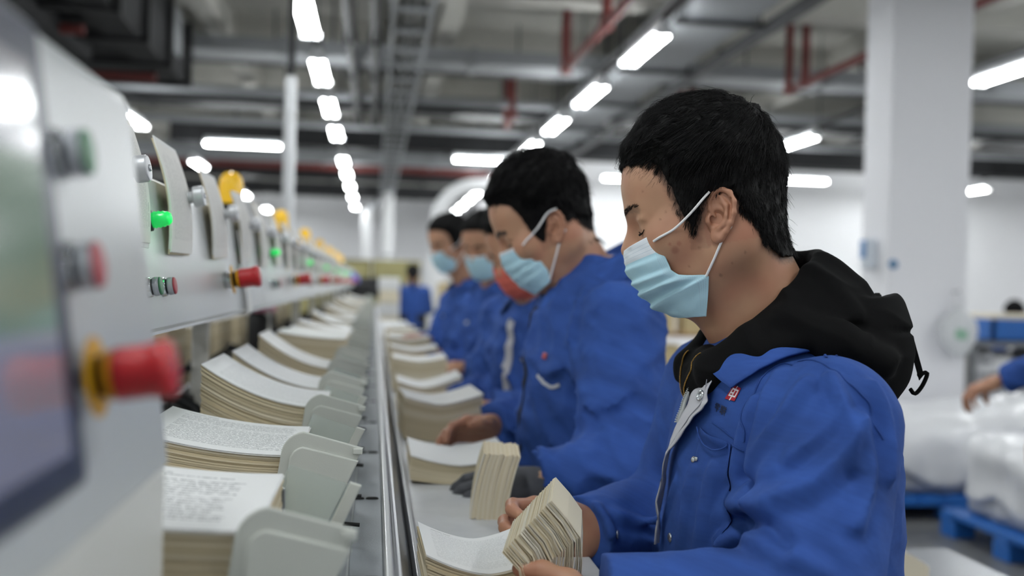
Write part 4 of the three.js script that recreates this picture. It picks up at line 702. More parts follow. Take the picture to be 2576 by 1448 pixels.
  if (fine) { // eyebrows and lashes as hairs
    const R = rng(5), gs = [], put = (x, y) => { let q = V(x, y, 0.11); for (let k = 0; k < 12; k++) q.z -= HEAD(q.x, q.y, q.z) * 0.8; return q; };
    for (const s of [1, -1]) {
      for (let i = 0; i < 130; i++) { const u = R(), x = lerp(0.010, 0.047, u), y = lerp(0.029, 0.0345, Math.sin(u * Math.PI * 0.62)) + (R() - 0.5) * lerp(0.0075, 0.003, u), a = put(x, y), b = put(x + 0.0045, y + 0.0015 + 0.001 * (R() - 0.5)); a.z += 0.0002; b.z += 0.0012; const g = bar(V(s * a.x, a.y, a.z), V(s * b.x, b.y, b.z), 0.0002, 4); gs.push(g); }
      const lash = [0.019, 0.026, 0.033, 0.040, 0.0465].map((x, i) => { const q = put(x, [0.0035, 0.0005, -0.0005, 0.0005, 0.004][i]); return V(s * q.x, q.y, q.z + 0.0004); }); gs.push(tube(lash, 0.0006, 20, 5));
      for (let i = 0; i < 22; i++) { const x = lerp(0.023, 0.043, i / 21), a = put(x, lerp(0.002, -0.0004, Math.sin(i / 21 * Math.PI))); gs.push(bar(V(s * a.x, a.y, a.z), V(s * (a.x + 0.0006), a.y - 0.002, a.z + 0.0035), 0.00018, 4)); }
    }
    const br = obj('brow_and_lash_hair', gs, M.hair, t); br.userData.kind = 'stuff'; br.applyMatrix4(Hm);
  }
  // --- mask
  if (o.mask) {
    const [Fc, Ec] = o.mask.shape || MASK_WORN; const m = obj('face_mask', maskGeo(Fc, Ec, { nu: fine ? 40 : 16, nv: fine ? 72 : 24, pleats: o.mask.pleats || [[0.4, 0.1, 0.003], [0.58, 0.1, 0.003], [0.76, 0.1, 0.0025]], seed: o.seed }), o.mask.mat, t); m.applyMatrix4(Hm);
    for (const s of [1, -1]) for (const l of o.mask.loops || [[[0.054, -0.009, 0.066], [0.066, 0.014, 0.036], [0.0765, 0.036, 0.004], [0.078, 0.036, -0.012]], [[0.053, -0.088, 0.047], [0.066, -0.052, 0.022], [0.0745, -0.018, -0.004], [0.076, -0.008, -0.016]]]) { const pts = new THREE.CatmullRomCurve3(l.map(q => V(q[0], q[1], q[2]))).getPoints(14).map(q => { for (let k = 0; k < 3; k++) { const e = 0.001, d = HEAD(q.x, q.y, q.z) - Math.max(0, hairThick(q.x, q.y, q.z, o.hair)) - 0.0022; if (d < 0) q.addScaledVector(V(HEAD(q.x + e, q.y, q.z) - HEAD(q.x - e, q.y, q.z), HEAD(q.x, q.y + e, q.z) - HEAD(q.x, q.y - e, q.z), HEAD(q.x, q.y, q.z + e) - HEAD(q.x, q.y, q.z - e)).normalize(), -d); } return V(s * q.x, q.y, q.z); }); obj('ear_loop', tube(pts, fine ? 0.0016 : 0.0019, 24, 8), M.loop, m); }
  }
  // --- jacket
  const tor = loft(o.torso), sl = A.map(a => chain([a.sh, a.el, a.cu || a.wr], a.r || [0.076, 0.066, 0.05], 0.02)), cutN = A.map(a => { const w = a.cu || a.wr, d = V(w[0] - a.el[0], w[1] - a.el[1], w[2] - a.el[2]).normalize(); return [d, V(...w).dot(d)]; });
  const wr = o.wrinkle ?? 0.005, sd = o.seed * 7.3;
  const base = (x, y, z) => {
    let d = tor(x, y, z); for (let i = 0; i < sl.length; i++) { let s = sl[i](x, y, z); const [n, m] = cutN[i]; s = Math.max(s, x * n.x + y * n.y + z * n.z - m - 0.01); d = smin(d, s, 0.045); }
    return d;
  };
  const ridges = (o.ridges || []).map(r => { const e2 = 0.003, pts = new THREE.CatmullRomCurve3(r.p.map(q => V(...q))).getPoints(12).map(q => { for (let k = 0; k < 4; k++) q.addScaledVector(V(base(q.x + e2, q.y, q.z) - base(q.x - e2, q.y, q.z), base(q.x, q.y + e2, q.z) - base(q.x, q.y - e2, q.z), base(q.x, q.y, q.z + e2) - base(q.x, q.y, q.z - e2)).normalize(), -base(q.x, q.y, q.z)); return [q.x, q.y, q.z]; }); return { f: chain(pts, pts.map(() => 0), 0.0001), c: pts.reduce((s, q) => [s[0] + q[0] / 13, s[1] + q[1] / 13, s[2] + q[2] / 13], [0, 0, 0]), R: 0, pts, w: r.w, a: r.a }; });
  for (const r of ridges) r.R = Math.max(...r.pts.map(q => Math.hypot(q[0] - r.c[0], q[1] - r.c[1], q[2] - r.c[2]))) + 3.5 * r.w;
  const jf = (x, y, z) => {
    let d = base(x, y, z); const b0 = d;
    if (d < 0.05 && d > -0.05) {
      const a = 1 - Math.abs(noise3(x * 5.2 + sd, y * 6.5 + x * 5, z * 5.2)), b = 1 - Math.abs(noise3(x * 11, y * 15 - z * 9, z * 11 + sd)); d -= wr * (a * a * a - 0.35) + wr * 0.45 * (b * b * b - 0.3);
      for (const r of ridges) { if (Math.hypot(x - r.c[0], y - r.c[1], z - r.c[2]) > r.R) continue; let q = r.f(x, y, z); q = Math.sqrt(Math.max(q * q - b0 * b0, 0)); if (q < 3.5 * r.w) { const k = (q - 1.9 * r.w) / (0.8 * r.w); d -= r.a * (Math.exp(-Math.pow(q / r.w, 1.6)) - 0.3 * Math.exp(-k * k)); } }
    }
    return d;
  };
  o.jacketField = jf;
  const ty = o.torso[o.torso.length - 1][0], jh = o.jcell || 0.009, jg = smoothMesh(meshField(jf, [-0.52, o.torso[0][0] - 0.03, -0.34], [0.52, ty + 0.06, 0.62], jh, 0.025), fine ? 1 : 1);
  const jk = obj('jacket', clothUV(jg), o.jacketMat || (fine ? M.jacket : M.jacketFar), t);
  t.userData.jacketMesh = undefined;
  if (o.collar) { // stand-and-fall collar: [ring centre], radii, heights, opening half angle
    const { c, r0, r1, h, open, fall } = o.collar, P = [], I = [], UV = [], nu = 48, prof = [[0, 0, 0], [0.5, h * 0.7, 0.002], [0.9, h, 0.006], [1.0, h * 1.0, 0.012], [1.2, h * 0.55, 0.026 * (fall ? 1 : 0.7)], [1.5, -h * 0.12, 0.048 * (fall || 0.6)], [1.48, -h * 0.16, 0.043 * (fall || 0.6)], [1.0, h * 0.78, 0.006], [0.0, -0.01, -0.004]];
    for (let i = 0; i <= nu; i++) { const a = lerp(open, Math.PI * 2 - open, i / nu), fr = 1 - Math.cos(a); prof.forEach((q, j) => { const y = q[1] + (1 - fr / 2) * -(o.collar.tilt || 0.03) + (fr / 2) * 0.012, r = q[2]; P.push(c[0] + Math.sin(a) * (r0 + r), c[1] + y, c[2] + Math.cos(a) * (r1 + r)); UV.push(i / nu, j / 8); }); }
    const W = prof.length; for (let i = 0; i < nu; i++) for (let j = 0; j < W - 1; j++) { const a = i * W + j; I.push(a, a + W, a + 1, a + 1, a + W, a + W + 1); }
    const g = new THREE.BufferGeometry(); g.setAttribute('position', new THREE.Float32BufferAttribute(P, 3)); g.setAttribute('uv', new THREE.Float32BufferAttribute(UV, 2)); g.setIndex(I); g.computeVertexNormals();
    obj('collar', g, o.jacketMat || M.jacketFar, jk);
  }
  // --- trousers and shoes
  const tl = legs.map(l => chain([l[0], l[1], [l[2][0], l[2][1] + 0.02, l[2][2]]], [0.105, 0.082, 0.068], 0.03)), hip = ell([0, 0.92, 0], [0.175, 0.13, 0.13]);
  obj('trousers', clothUV(meshField((x, y, z) => { let d = o.noHip ? 1e3 : hip(x, y, z); for (const q of tl) d = smin(d, q(x, y, z), 0.05); d -= 0.004 * noise3(x * 9, y * 7, z * 9); return d; }, [-0.35, 0.02, -0.3], [0.35, 1.08, 0.45], 0.016, 0.02)), M.trousers, t);
  for (const l of legs) { const g = meshField((x, y, z) => Math.max(smin(ell([0, 0.035, 0.08], [0.048, 0.045, 0.12])(x, y, z), ell([0, 0.06, 0], [0.045, 0.06, 0.055])(x, y, z), 0.03), -y), [-0.07, -0.01, -0.1], [0.07, 0.14, 0.22], 0.01); obj('shoe', g, M.shoe, t).position.set(l[2][0], 0.002, l[2][2]); }
  o.group3 = t; o.jacket = jk; o.Hm = Hm;
  return t;
}
// ---------------------------------------------------------------- the five workers at the table
const W1 = {
  label: 'nearest worker in blue jacket and black hood, masked, looking down at paper', group: undefined, fine: true, seed: 1, cell: 0.0021, jcell: 0.0038,
  at: [0.52, 0, -1.22], turn: -Math.PI / 2, head: [0, 1.466, 0.092], headPitch: 11 * Math.PI / 180, headYaw: -15 * Math.PI / 180, neckBase: [0, 1.31, -0.005],
  hair: { top: 0.027, side: 0.008, edgy: 0.35 }, strands: 13000,
  torso: [[0.78, 0, 0, 0.18, 0.14], [0.95, 0, 0, 0.18, 0.142], [1.08, 0, 0, 0.185, 0.142], [1.16, 0, 0, 0.19, 0.138], [1.22, 0, 0, 0.18, 0.128], [1.265, 0, 0.004, 0.15, 0.112], [1.295, 0, 0.008, 0.12, 0.096], [1.325, 0, 0.01, 0.085, 0.078]],
  arms: [{ sh: [0.186, 1.238, 0.02], el: [0.258, 1.048, 0.078], wr: [0.232, 1.05, 0.30], cu: [0.235, 1.053, 0.272], r: [0.074, 0.072, 0.056] }, { sh: [-0.185, 1.24, 0.02], el: [-0.25, 1.04, 0.06], wr: [-0.10, 1.042, 0.245], cu: [-0.107, 1.044, 0.228], r: [0.076, 0.068, 0.052] }],
  hands: [
    { side: 1, at: [0.232, 1.034, 0.268], dir: [-0.04, 0.0, 0.9], palm: [-0.95, -0.05, 0.05], curl: [0.16, 0.18, 0.2, 0.22], thumb: THUMB.rest },
    { side: -1, at: [-0.10, 1.045, 0.218], dir: [0.02, 0.12, 0.9], palm: [0.95, -0.05, 0.0], curl: [0.68, 0.7, 0.72, 0.75], thumb: [[0.02, -0.004, 0.022], [0.036, -0.016, 0.046], [0.04, -0.03, 0.07], [0.036, -0.042, 0.09]] },
  ],
  wrinkle: 0.0028,
  ridges: [['F1', 0.0086, 0.0115], ['F2', 0.0098, 0.0093], ['F3', 0.0086, 0.0084], ['F4', 0.0111, 0.0115], ['F5', 0.0090, -0.0089], ['F6', 0.0109, 0.0139], ['F7', 0.0086, 0.0104], ['F8', 0.0068, 0.0046], ['F9', 0.0068, 0.0046], ['F10', 0.0074, 0.0084], ['F11', 0.0074, 0.0084], ['F12', 0.0089, 0.0128], ['F13', 0.0096, 0.0077], ['F14', 0.0080, 0.0072], ['F15', 0.0082, 0.0069], ['F16', 0.0068, 0.0062], ['F17', 0.0062, 0.0038]].map(([k, w, a]) => ({ p: W1P[k], w, a })),
  mask: { mat: M.maskBlue,
    shape: [[[0, 0.121, -0.017], [0.2, 0.1222, -0.032], [0.42, 0.1145, -0.058], [0.6, 0.105, -0.080], [0.75, 0.092, -0.0955], [0.9, 0.079, -0.106], [1, 0.070, -0.111]],
      [[0, 0.0515, 0.0825, -0.0035], [0.12, 0.055, 0.077, -0.0125], [0.3, 0.058, 0.0715, -0.0325], [0.46, 0.060, 0.0675, -0.0505], [0.54, 0.0605, 0.060, -0.058], [0.6, 0.0615, 0.045, -0.061], [0.68, 0.0625, 0.0265, -0.064], [0.72, 0.0625, 0.024, -0.066], [0.85, 0.058, 0.029, -0.09], [1, 0.050, 0.0345, -0.114]]],
    pleats: [[0.30, 0.10, 0.0035, 0.02], [0.46, 0.08, 0.0045, 0.03], [0.57, 0.07, 0.0050, 0.02], [0.70, 0.08, 0.0040, -0.02]],
    loops: [[[0.0575, -0.0125, 0.0775], [0.0735, -0.003, 0.056], [0.0800, 0.012, 0.034], [0.0835, 0.027, 0.016], [0.080, 0.0335, 0.008]], [[0.0635, -0.0655, 0.0275], [0.0705, -0.045, 0.014], [0.075, -0.024, 0.0], [0.074, -0.012, -0.012]]] },
  marks: [[0, -0.028, 0.059, 0.0065, lin(142, 78, 64)], [0, -0.021, 0.053, 0.004, lin(158, 92, 76)], [0, -0.020, 0.064, 0.003, lin(158, 92, 76)], [0, -0.067, 0.010, 0.003, lin(92, 60, 44)], [0, -0.045, -0.022, 0.0024, lin(112, 72, 54)], [0, 0.012, 0.07, 0.0022, lin(130, 88, 66)], [0, 0.05, 0.085, 0.0022, lin(140, 94, 74)], [0, -0.03, 0.03, 0.0024, lin(124, 82, 62)], [0, -0.02, 0.028, 0.006, lin(140, 98, 80)], [0, -0.05, 0.045, 0.0022, lin(130, 84, 64)], [0, 0.02, 0.062, 0.002, lin(136, 90, 70)], [0, -0.055, -0.005, 0.0022, lin(126, 82, 62)]],
};
person(W1);
const W2 = {
  label: 'second worker in the line, masked, bending over the table with a grey glove', seed: 2, cell: 0.003, jcell: 0.007, at: [0.455, 0, -1.99], turn: -Math.PI / 2,
  head: [0, 1.492, 0.10], headPitch: 23 * Math.PI / 180, headYaw: -4 * Math.PI / 180, neckBase: [0, 1.33, -0.02], hair: { top: 0.034, side: 0.009, nape: 0.035 }, strands: 2500,
  torso: [[0.8, 0, 0.015, 0.185, 0.14], [0.98, 0, 0.015, 0.185, 0.14], [1.14, 0, 0.015, 0.19, 0.14], [1.24, 0, 0.012, 0.195, 0.136], [1.31, 0, 0.01, 0.182, 0.125], [1.36, 0, 0.008, 0.15, 0.108], [1.41, 0, 0.0, 0.105, 0.09], [1.445, 0, -0.004, 0.08, 0.075]],
  arms: [{ sh: [0.19, 1.315, 0.0], el: [0.325, 1.06, 0.02], wr: [0.315, 1.045, 0.185], cu: [0.316, 1.047, 0.155], r: [0.08, 0.076, 0.056] }, { sh: [-0.19, 1.315, 0.0], el: [-0.26, 1.06, 0.06], wr: [-0.16, 1.07, 0.19], r: [0.078, 0.068, 0.052] }],
  hands: [{ side: 1, glove: true, at: [0.315, 1.042, 0.165], dir: [-0.05, -0.02, 0.9], palm: [-0.45, -0.85, 0.0], curl: [0.4, 0.45, 0.5, 0.5], thumb: THUMB.grip }, { side: -1, at: [-0.16, 1.07, 0.18], dir: [0.3, 0, 0.8], palm: [0.6, -0.6, 0], curl: [0.4, 0.4, 0.4, 0.4], thumb: THUMB.rest }],
  wrinkle: 0.014, mask: { mat: M.maskBlueFar }, collar: { c: [0, 1.435, 0.012], r0: 0.082, r1: 0.092, h: 0.045, open: 0.35, fall: 0.8, tilt: 0.11 },
};
person(W2);
const T = (dy = 0, w = 1) => [[0.8, 0, 0, 0.18 * w, 0.135], [0.98, 0, 0, 0.18 * w, 0.132], [1.13 + dy, 0, 0, 0.19 * w, 0.135], [1.23 + dy, 0, 0, 0.195 * w, 0.132], [1.29 + dy, 0, 0, 0.18 * w, 0.12], [1.335 + dy, 0, 0, 0.14 * w, 0.1], [1.36 + dy, 0, 0, 0.1 * w, 0.085], [1.38 + dy, 0, 0, 0.08, 0.07]];
const W3 = {
  label: 'third worker, mostly hidden behind the second, with a coral mask and open grey placket', seed: 3, cell: 0.0036, jcell: 0.009, at: [0.47, 0, -2.68], turn: -Math.PI / 2 + 0.5,
  head: [0, 1.47, 0.07], headPitch: 24 * Math.PI / 180, headYaw: 0.1, neckBase: [0, 1.31, 0], hair: { top: 0.03, side: 0.01 }, torso: T(-0.01),
  arms: [{ sh: [0.18, 1.28, 0], el: [0.235, 1.05, 0.03], wr: [0.03, 1.06, 0.24], cu: [0.06, 1.06, 0.2] }, { sh: [-0.18, 1.28, 0], el: [-0.235, 1.05, 0.03], wr: [-0.10, 1.06, 0.25], cu: [-0.11, 1.06, 0.22] }],
  hands: [{ side: 1, at: [0.03, 1.06, 0.235], dir: [-0.55, -0.05, 0.6], palm: [-0.3, -0.9, -0.2], curl: [0.35, 0.4, 0.4, 0.45], thumb: THUMB.rest }, { side: -1, at: [-0.10, 1.06, 0.245], dir: [0.1, -0.1, 0.8], palm: [0.4, -0.8, 0], curl: [0.35, 0.4, 0.4, 0.45], thumb: THUMB.rest }],
  wrinkle: 0.014, mask: { mat: M.maskCoral }, collar: { c: [0, 1.335, 0.005], r0: 0.085, r1: 0.085, h: 0.035, open: 0.5, fall: 0.9 },
};
person(W3);
const W4 = {
  label: 'fourth worker, half hidden, masked face turned towards the camera, short dark hair', seed: 4, cell: 0.004, jcell: 0.01, at: [0.5, 0, -3.85], turn: -Math.PI / 2 + 0.55,
  head: [0, 1.518, 0.08], headPitch: 16 * Math.PI / 180, headYaw: 0.3, neckBase: [0, 1.35, 0], hair: { top: 0.018, side: 0.008 }, torso: T(0.03),
  arms: [{ sh: [0.18, 1.27, 0], el: [0.23, 1.04, 0.04], wr: [0.06, 1.07, 0.27], cu: [0.08, 1.067, 0.235] }, { sh: [-0.18, 1.27, 0], el: [-0.23, 1.04, 0.04], wr: [-0.08, 1.06, 0.27] }],
  hands: [{ side: 1, at: [0.06, 1.07, 0.265], dir: [-0.4, -0.2, 0.7], palm: [-0.3, -0.9, -0.1], curl: [0.35, 0.4, 0.4, 0.45], thumb: THUMB.rest }, { side: -1, at: [-0.08, 1.06, 0.265], dir: [0.1, -0.1, 0.8], palm: [0.4, -0.8, 0], curl: [0.4, 0.4, 0.4, 0.4], thumb: THUMB.rest }],
  wrinkle: 0.014, mask: { mat: M.maskBlueFar }, collar: { c: [0, 1.38, 0.005], r0: 0.085, r1: 0.085, h: 0.035, open: 0.5, fall: 0.9 },
};
person(W4);
const W5 = {
  label: 'fifth worker at the far end, masked, dark hair tied back, hands on the signatures', seed: 5, cell: 0.004, jcell: 0.01, at: [0.46, 0, -4.55], turn: -Math.PI / 2 + 0.4,
  head: [0, 1.548, 0.12], headPitch: 14 * Math.PI / 180, headYaw: 0.15, neckBase: [0, 1.37, 0.0], hair: { top: 0.02, side: 0.014 }, torso: T(0.04, 0.95),
  arms: [{ sh: [0.17, 1.27, 0.02], el: [0.22, 1.03, 0.06], wr: [0.08, 1.06, 0.22], cu: [0.10, 1.06, 0.19] }, { sh: [-0.17, 1.27, 0.02], el: [-0.22, 1.05, 0.08], wr: [-0.08, 1.12, 0.23], cu: [-0.10, 1.11, 0.20] }],
  hands: [{ side: 1, at: [0.08, 1.06, 0.21], dir: [-0.3, 0, 0.7], palm: [-0.3, -0.9, -0.1], curl: [0.35, 0.4, 0.4, 0.45], thumb: THUMB.rest }, { side: -1, at: [-0.08, 1.12, 0.22], dir: [0.1, 0.05, 0.8], palm: [0.4, -0.8, 0], curl: [0.4, 0.4, 0.4, 0.4], thumb: THUMB.rest }],
  wrinkle: 0.014, mask: { mat: M.maskBlueFar }, collar: { c: [0, 1.39, 0.005], r0: 0.085, r1: 0.085, h: 0.035, open: 0.5, fall: 0.9 },
};
person(W5);
// ---------------------------------------------------------------- clothing details of the nearest worker
{
  const F = W1.jacketField, jk = W1.jacket, t = W1.group3;
  const normalAt = (p) => { const e = 0.004; return V(F(p.x + e, p.y, p.z) - F(p.x - e, p.y, p.z), F(p.x, p.y + e, p.z) - F(p.x, p.y - e, p.z), F(p.x, p.y, p.z + e) - F(p.x, p.y, p.z - e)).normalize(); };
  const onSurf = (p, off = 0) => { const q = p.clone(); for (let i = 0; i < 4; i++) { const n = normalAt(q); q.addScaledVector(n, -F(q.x, q.y, q.z)); } const n = normalAt(q); return q.addScaledVector(n, off); };
  const curve = (pts) => new THREE.CatmullRomCurve3(pts.map(p => V(...p)));
  function patch(L, R, nv, nu, off, thick = 0.0022, snap = true) {         // cloth between two edges; off(u, v) lifts it from the jacket
    const cl = curve(L), cr = curve(R), P = [], UV = [], I = [], W = nu + 1, N = W * (nv + 1);
    for (const s of [0, 1]) for (let j = 0; j <= nv; j++) { const a = cl.getPoint(j / nv), b = cr.getPoint(j / nv); for (let i = 0; i <= nu; i++) { const p = a.clone().lerp(b, i / nu), o = off(i / nu, j / nv) + (s ? 0 : thick), q = snap ? onSurf(p, o) : p.addScaledVector(normalAt(p), o); P.push(q.x, q.y, q.z); UV.push(q.x * 0.8 + q.z * 0.6, q.y); } }
    for (let j = 0; j < nv; j++) for (let i = 0; i < nu; i++) { const a = j * W + i, b = a + 1, c = a + W, d = c + 1; I.push(a, c, b, b, c, d, N + a, N + b, N + c, N + b, N + d, N + c); }
    const rim = []; for (let i = 0; i < nu; i++) rim.push([i, i + 1]); for (let j = 0; j < nv; j++) rim.push([j * W + nu, (j + 1) * W + nu]); for (let i = nu; i > 0; i--) rim.push([nv * W + i, nv * W + i - 1]); for (let j = nv; j > 0; j--) rim.push([j * W, (j - 1) * W]);
    for (const [a, b] of rim) I.push(a, b, N + a, b, N + b, N + a);
    const g = new THREE.BufferGeometry(); g.setAttribute('position', new THREE.Float32BufferAttribute(P, 3)); g.setAttribute('uv', new THREE.Float32BufferAttribute(UV, 2)); g.setIndex(I); g.computeVertexNormals(); return g;
  }
  const seam = (name, pts, off, r, n = 40, m = M.jacket) => obj(name, tube(curve(pts).getPoints(n).map(p => onSurf(p, off)), r, n * 2, 6), m, jk);
  const dbl = Object.assign(M.jacket.clone(), { side: THREE.DoubleSide });
  // hooded sweatshirt worn under the jacket
  const S = f => (x, y, z) => f(Math.abs(x), y, z);
  const up = [[0.034, 1.290, 0.108], [0.060, 1.330, 0.066], [0.067, 1.372, 0.022], [0.060, 1.406, -0.010], [0.036, 1.422, -0.032], [0, 1.426, -0.042]], lw = [[0.046, 1.270, 0.110], [0.088, 1.303, 0.062], [0.106, 1.326, 0.010], [0.100, 1.352, -0.045], [0.060, 1.374, -0.078], [0, 1.38, -0.09]];
  const bands = [0, 0.25, 0.5, 0.75, 1].map(s => { const pts = up.map((q, i) => q.map((c, k) => lerp(c, lw[i][k], s) + (k === 1 ? 0.004 * Math.sin(s * Math.PI) : 0))); return S(chain(pts, pts.map(() => lerp(0.0095, 0.014, s)), 0.006)); }), front = S(chain([[0, 1.258, 0.116], [0.036, 1.282, 0.107]], [0.015, 0.013], 0.01));
  const ring = (x, y, z) => { let d = front(x, y, z); for (const b of bands) d = smin(d, b(x, y, z), 0.014); return d; };
  const chest = ell([0.004, 1.262, 0.098], [0.05, 0.05, 0.024]), bagE = ell([0, 1.308, -0.070], [0.116, 0.108, 0.100]), drape = S(chain([[0.080, 1.345, 0.03], [0.116, 1.322, -0.02], [0.112, 1.300, -0.075]], [0.022, 0.024, 0.022], 0.02)), dish = ell([0, 1.402, -0.095], [0.085, 0.034, 0.048]);
  const bag = (x, y, z) => { let d = bagE(x, y, z); d = smax(d, y - 1.378 + 0.10 * (z + 0.1), 0.003); d = smax(d, -(z + 0.134) - 0.06 * (y - 1.36), 0.004); d = smax(d, 0.88 * -(z + 0.122) - 0.47 * (y - 1.262), 0.008); return smax(d, -dish(x, y, z), 0.006); };
  const creases = [[[0.075, 1.352, 0.04], [0.112, 1.344, -0.02], [0.118, 1.338, -0.08], [0.07, 1.334, -0.15]], [[0.12, 1.318, -0.05], [0.116, 1.285, -0.11]]].map(p => chain(p, p.map(() => 0), 0.001));
  const hood = (x, y, z) => { let d = smin(ring(x, y, z), chest(x, y, z), 0.014); d = smin(d, smin(bag(x, y, z), drape(x, y, z), 0.012), 0.006); if (Math.abs(d) < 0.03) { const a = 1 - Math.abs(noise3(x * 9, y * 12 + 4, z * 7)), q = Math.abs(x); d -= 0.003 * (a * a * a - 0.3); for (const c of creases) { const k = c(q, y, z); if (k < 0.02) d += 0.005 * Math.exp(-k * k / 0.000022); } } return d; };
  const hd = obj('hooded_sweatshirt', clothUV(smoothMesh(meshField(hood, [-0.17, 1.19, -0.2], [0.17, 1.47, 0.16], 0.0027, 0.02), 1)), M.hoodie, t);
  const strap = plate([[-0.0035, 0], [0.0035, 0], [0.005, -0.045], [-0.002, -0.05]], 0.0016, 0.0004); strap.rotateY(Math.PI / 2); strap.rotateX(0.28); strap.translate(0.05, 1.322, -0.150); obj('hood_strap', strap, M.hoodie, hd);
  obj('strap_buckle', tube([V(0.05, 1.279, -0.160), V(0.05, 1.283, -0.172), V(0.05, 1.266, -0.166), V(0.05, 1.256, -0.156), V(0.05, 1.262, -0.150)], 0.0026, 24, 6), M.hoodie, hd);
  // collar flaps
  for (const s of [1, -1]) {
    const q = p => [p[0] * s, p[1], p[2]], L = [[0.040, 1.284, 0.112], [0.064, 1.308, 0.082], [0.080, 1.322, 0.045], [0.086, 1.326, 0.01]].map(q), R = [[0.094, 1.264, 0.098], [0.110, 1.282, 0.074], [0.116, 1.299, 0.040], [0.108, 1.309, 0.005]].map(q);
    const g = s > 0 ? patch(L, R, 24, 10, (u, v) => 0.003 + 0.005 * (1 - u) + 0.003 * Math.sin(v * 3) * u, 0.003, false) : patch(R, L, 24, 10, (u) => 0.004 + 0.007 * u, 0.003, false);
    obj('collar_flap', g, dbl, jk);
  }
  // grey placket turned outwards, with zip, snap and pocket
  const pl = obj('placket', patch(W1P.placketL, W1P.placketR, 40, 8, (u, v) => 0.0035 + 0.009 * u * sstep(0, 0.12, v) + 0.002 * noise3(u * 2, v * 6, 3), 0.002), Object.assign(M.placket.clone(), { side: THREE.DoubleSide }), jk);
  obj('placket_stitching', tube(curve(W1P.placketR.map((p, i) => { const q = W1P.placketL[i]; return [lerp(p[0], q[0], 0.2), lerp(p[1], q[1], 0.2), lerp(p[2], q[2], 0.2)]; })).getPoints(60).map(p => onSurf(p, 0.0128)), 0.0006, 100, 5), std(0x8f9098, 0.8), pl);
  const teeth = (name, pts, off, m, step, r) => { const c = curve(pts), n = Math.floor(c.getLength() / step), gs = []; for (let i = 0; i <= n; i++) { const p = c.getPointAt(i / n), k = onSurf(p, off); const g = new THREE.SphereGeometry(r, 6, 5); g.scale(1.5, 0.8, 1); g.translate(k.x, k.y, k.z); gs.push(g); } const o = obj(name, gs, m, jk); o.userData.kind = 'stuff'; };
  seam('zip_tape', W1P.zip, 0.004, 0.0034, 30, M.zip); teeth('zip_teeth', W1P.zip, 0.0078, M.zip, 0.0026, 0.0012);
  const inHood = (p, off) => { const q = V(...p), e = 0.003; for (let i = 0; i < 5; i++) { const n = V(hood(q.x + e, q.y, q.z) - hood(q.x - e, q.y, q.z), hood(q.x, q.y + e, q.z) - hood(q.x, q.y - e, q.z), hood(q.x, q.y, q.z + e) - hood(q.x, q.y, q.z - e)).normalize(); q.addScaledVector(n, -hood(q.x, q.y, q.z) + (i === 4 ? off : 0)); } return q; };
  for (const pts of [[[-0.022, 1.312, 0.125], [-0.02, 1.292, 0.13], [-0.012, 1.268, 0.131], [0.0, 1.238, 0.131]], [[0.034, 1.303, 0.12], [0.022, 1.282, 0.128], [0.008, 1.258, 0.131], [0.002, 1.238, 0.131]]]) {
    const c = curve(pts), gs = []; for (let i = 0; i <= 44; i++) { const p = c.getPointAt(i / 44), k = inHood([p.x, p.y, p.z], 0.001); const g = new THREE.SphereGeometry(0.0010, 6, 5); g.scale(1.7, 0.7, 1); g.translate(k.x, k.y, k.z); gs.push(g); }
    const o = obj('brass_zip', gs, M.brass, hd); o.userData.kind = 'stuff';
  }
  const button = (p, off, r, name, ring2 = true) => { const c = onSurf(V(...p), off), n = normalAt(c), g = ring2 ? lathe([[r * 0.42, -0.001], [r * 0.5, 0.0012], [r * 0.75, 0.002], [r, 0.001], [r, -0.001]], 24) : lathe([[0, 0.0014], [r * 0.7, 0.0012], [r, 0], [r, -0.001]], 16); g.applyQuaternion(new THREE.Quaternion().setFromUnitVectors(V(0, 1, 0), n)); g.translate(c.x, c.y, c.z); obj(name, g, M.chrome, jk); };
  button(W1P.snap[0], 0.0125, 0.0072, 'snap_button'); button([0.0512, 1.2482, 0.113], 0.0118, 0.0034, 'snap_centre', false); button(W1P.rivet[0], 0.0045, 0.0042, 'pocket_rivet', false); button([W1P.rivet[0][0] + 0.006, W1P.rivet[0][1] + 0.003, W1P.rivet[0][2]], 0.0045, 0.003, 'pocket_rivet', false);
  obj('chest_pocket', patch(W1P.pocketL, W1P.pocketR, 26, 16, (u, v) => 0.0012 + 0.009 * (1 - sstep(0, 0.16, v)) * Math.sin(Math.PI * clamp(u * 0.9 + 0.05)), 0.0016), dbl, jk);
  seam('pocket_hem', W1P.pocketTop, 0.0085, 0.0011, 30);
  // seams
  seam('armhole_seam', W1P.armhole, 0.0004, 0.0013, 60); seam('front_armhole_seam', W1P.armholeF, 0.0004, 0.0013, 30); seam('shoulder_seam', W1P.shoulder, 0.0004, 0.0013, 20);
  seam('yoke_seam', [[0.075, 1.222, 0.116], [0.095, 1.215, 0.108], [0.115, 1.205, 0.102], [0.13, 1.197, 0.098]], 0.0006, 0.0011, 20);
  seam('shoulder_stitching', W1P.shoulder.map(p => [p[0], p[1], p[2] - 0.012]), 0.0002, 0.0009, 20);
  for (const s of [1]) { void s; const w = W1.arms[0]; void w; }
  for (const [p, n] of [[[-0.03, 1.07, 0.19], 'cuff_snap'], [[0.0, 1.066, 0.165], 'cuff_snap']]) button(p, 0.0015, 0.006, n, false);
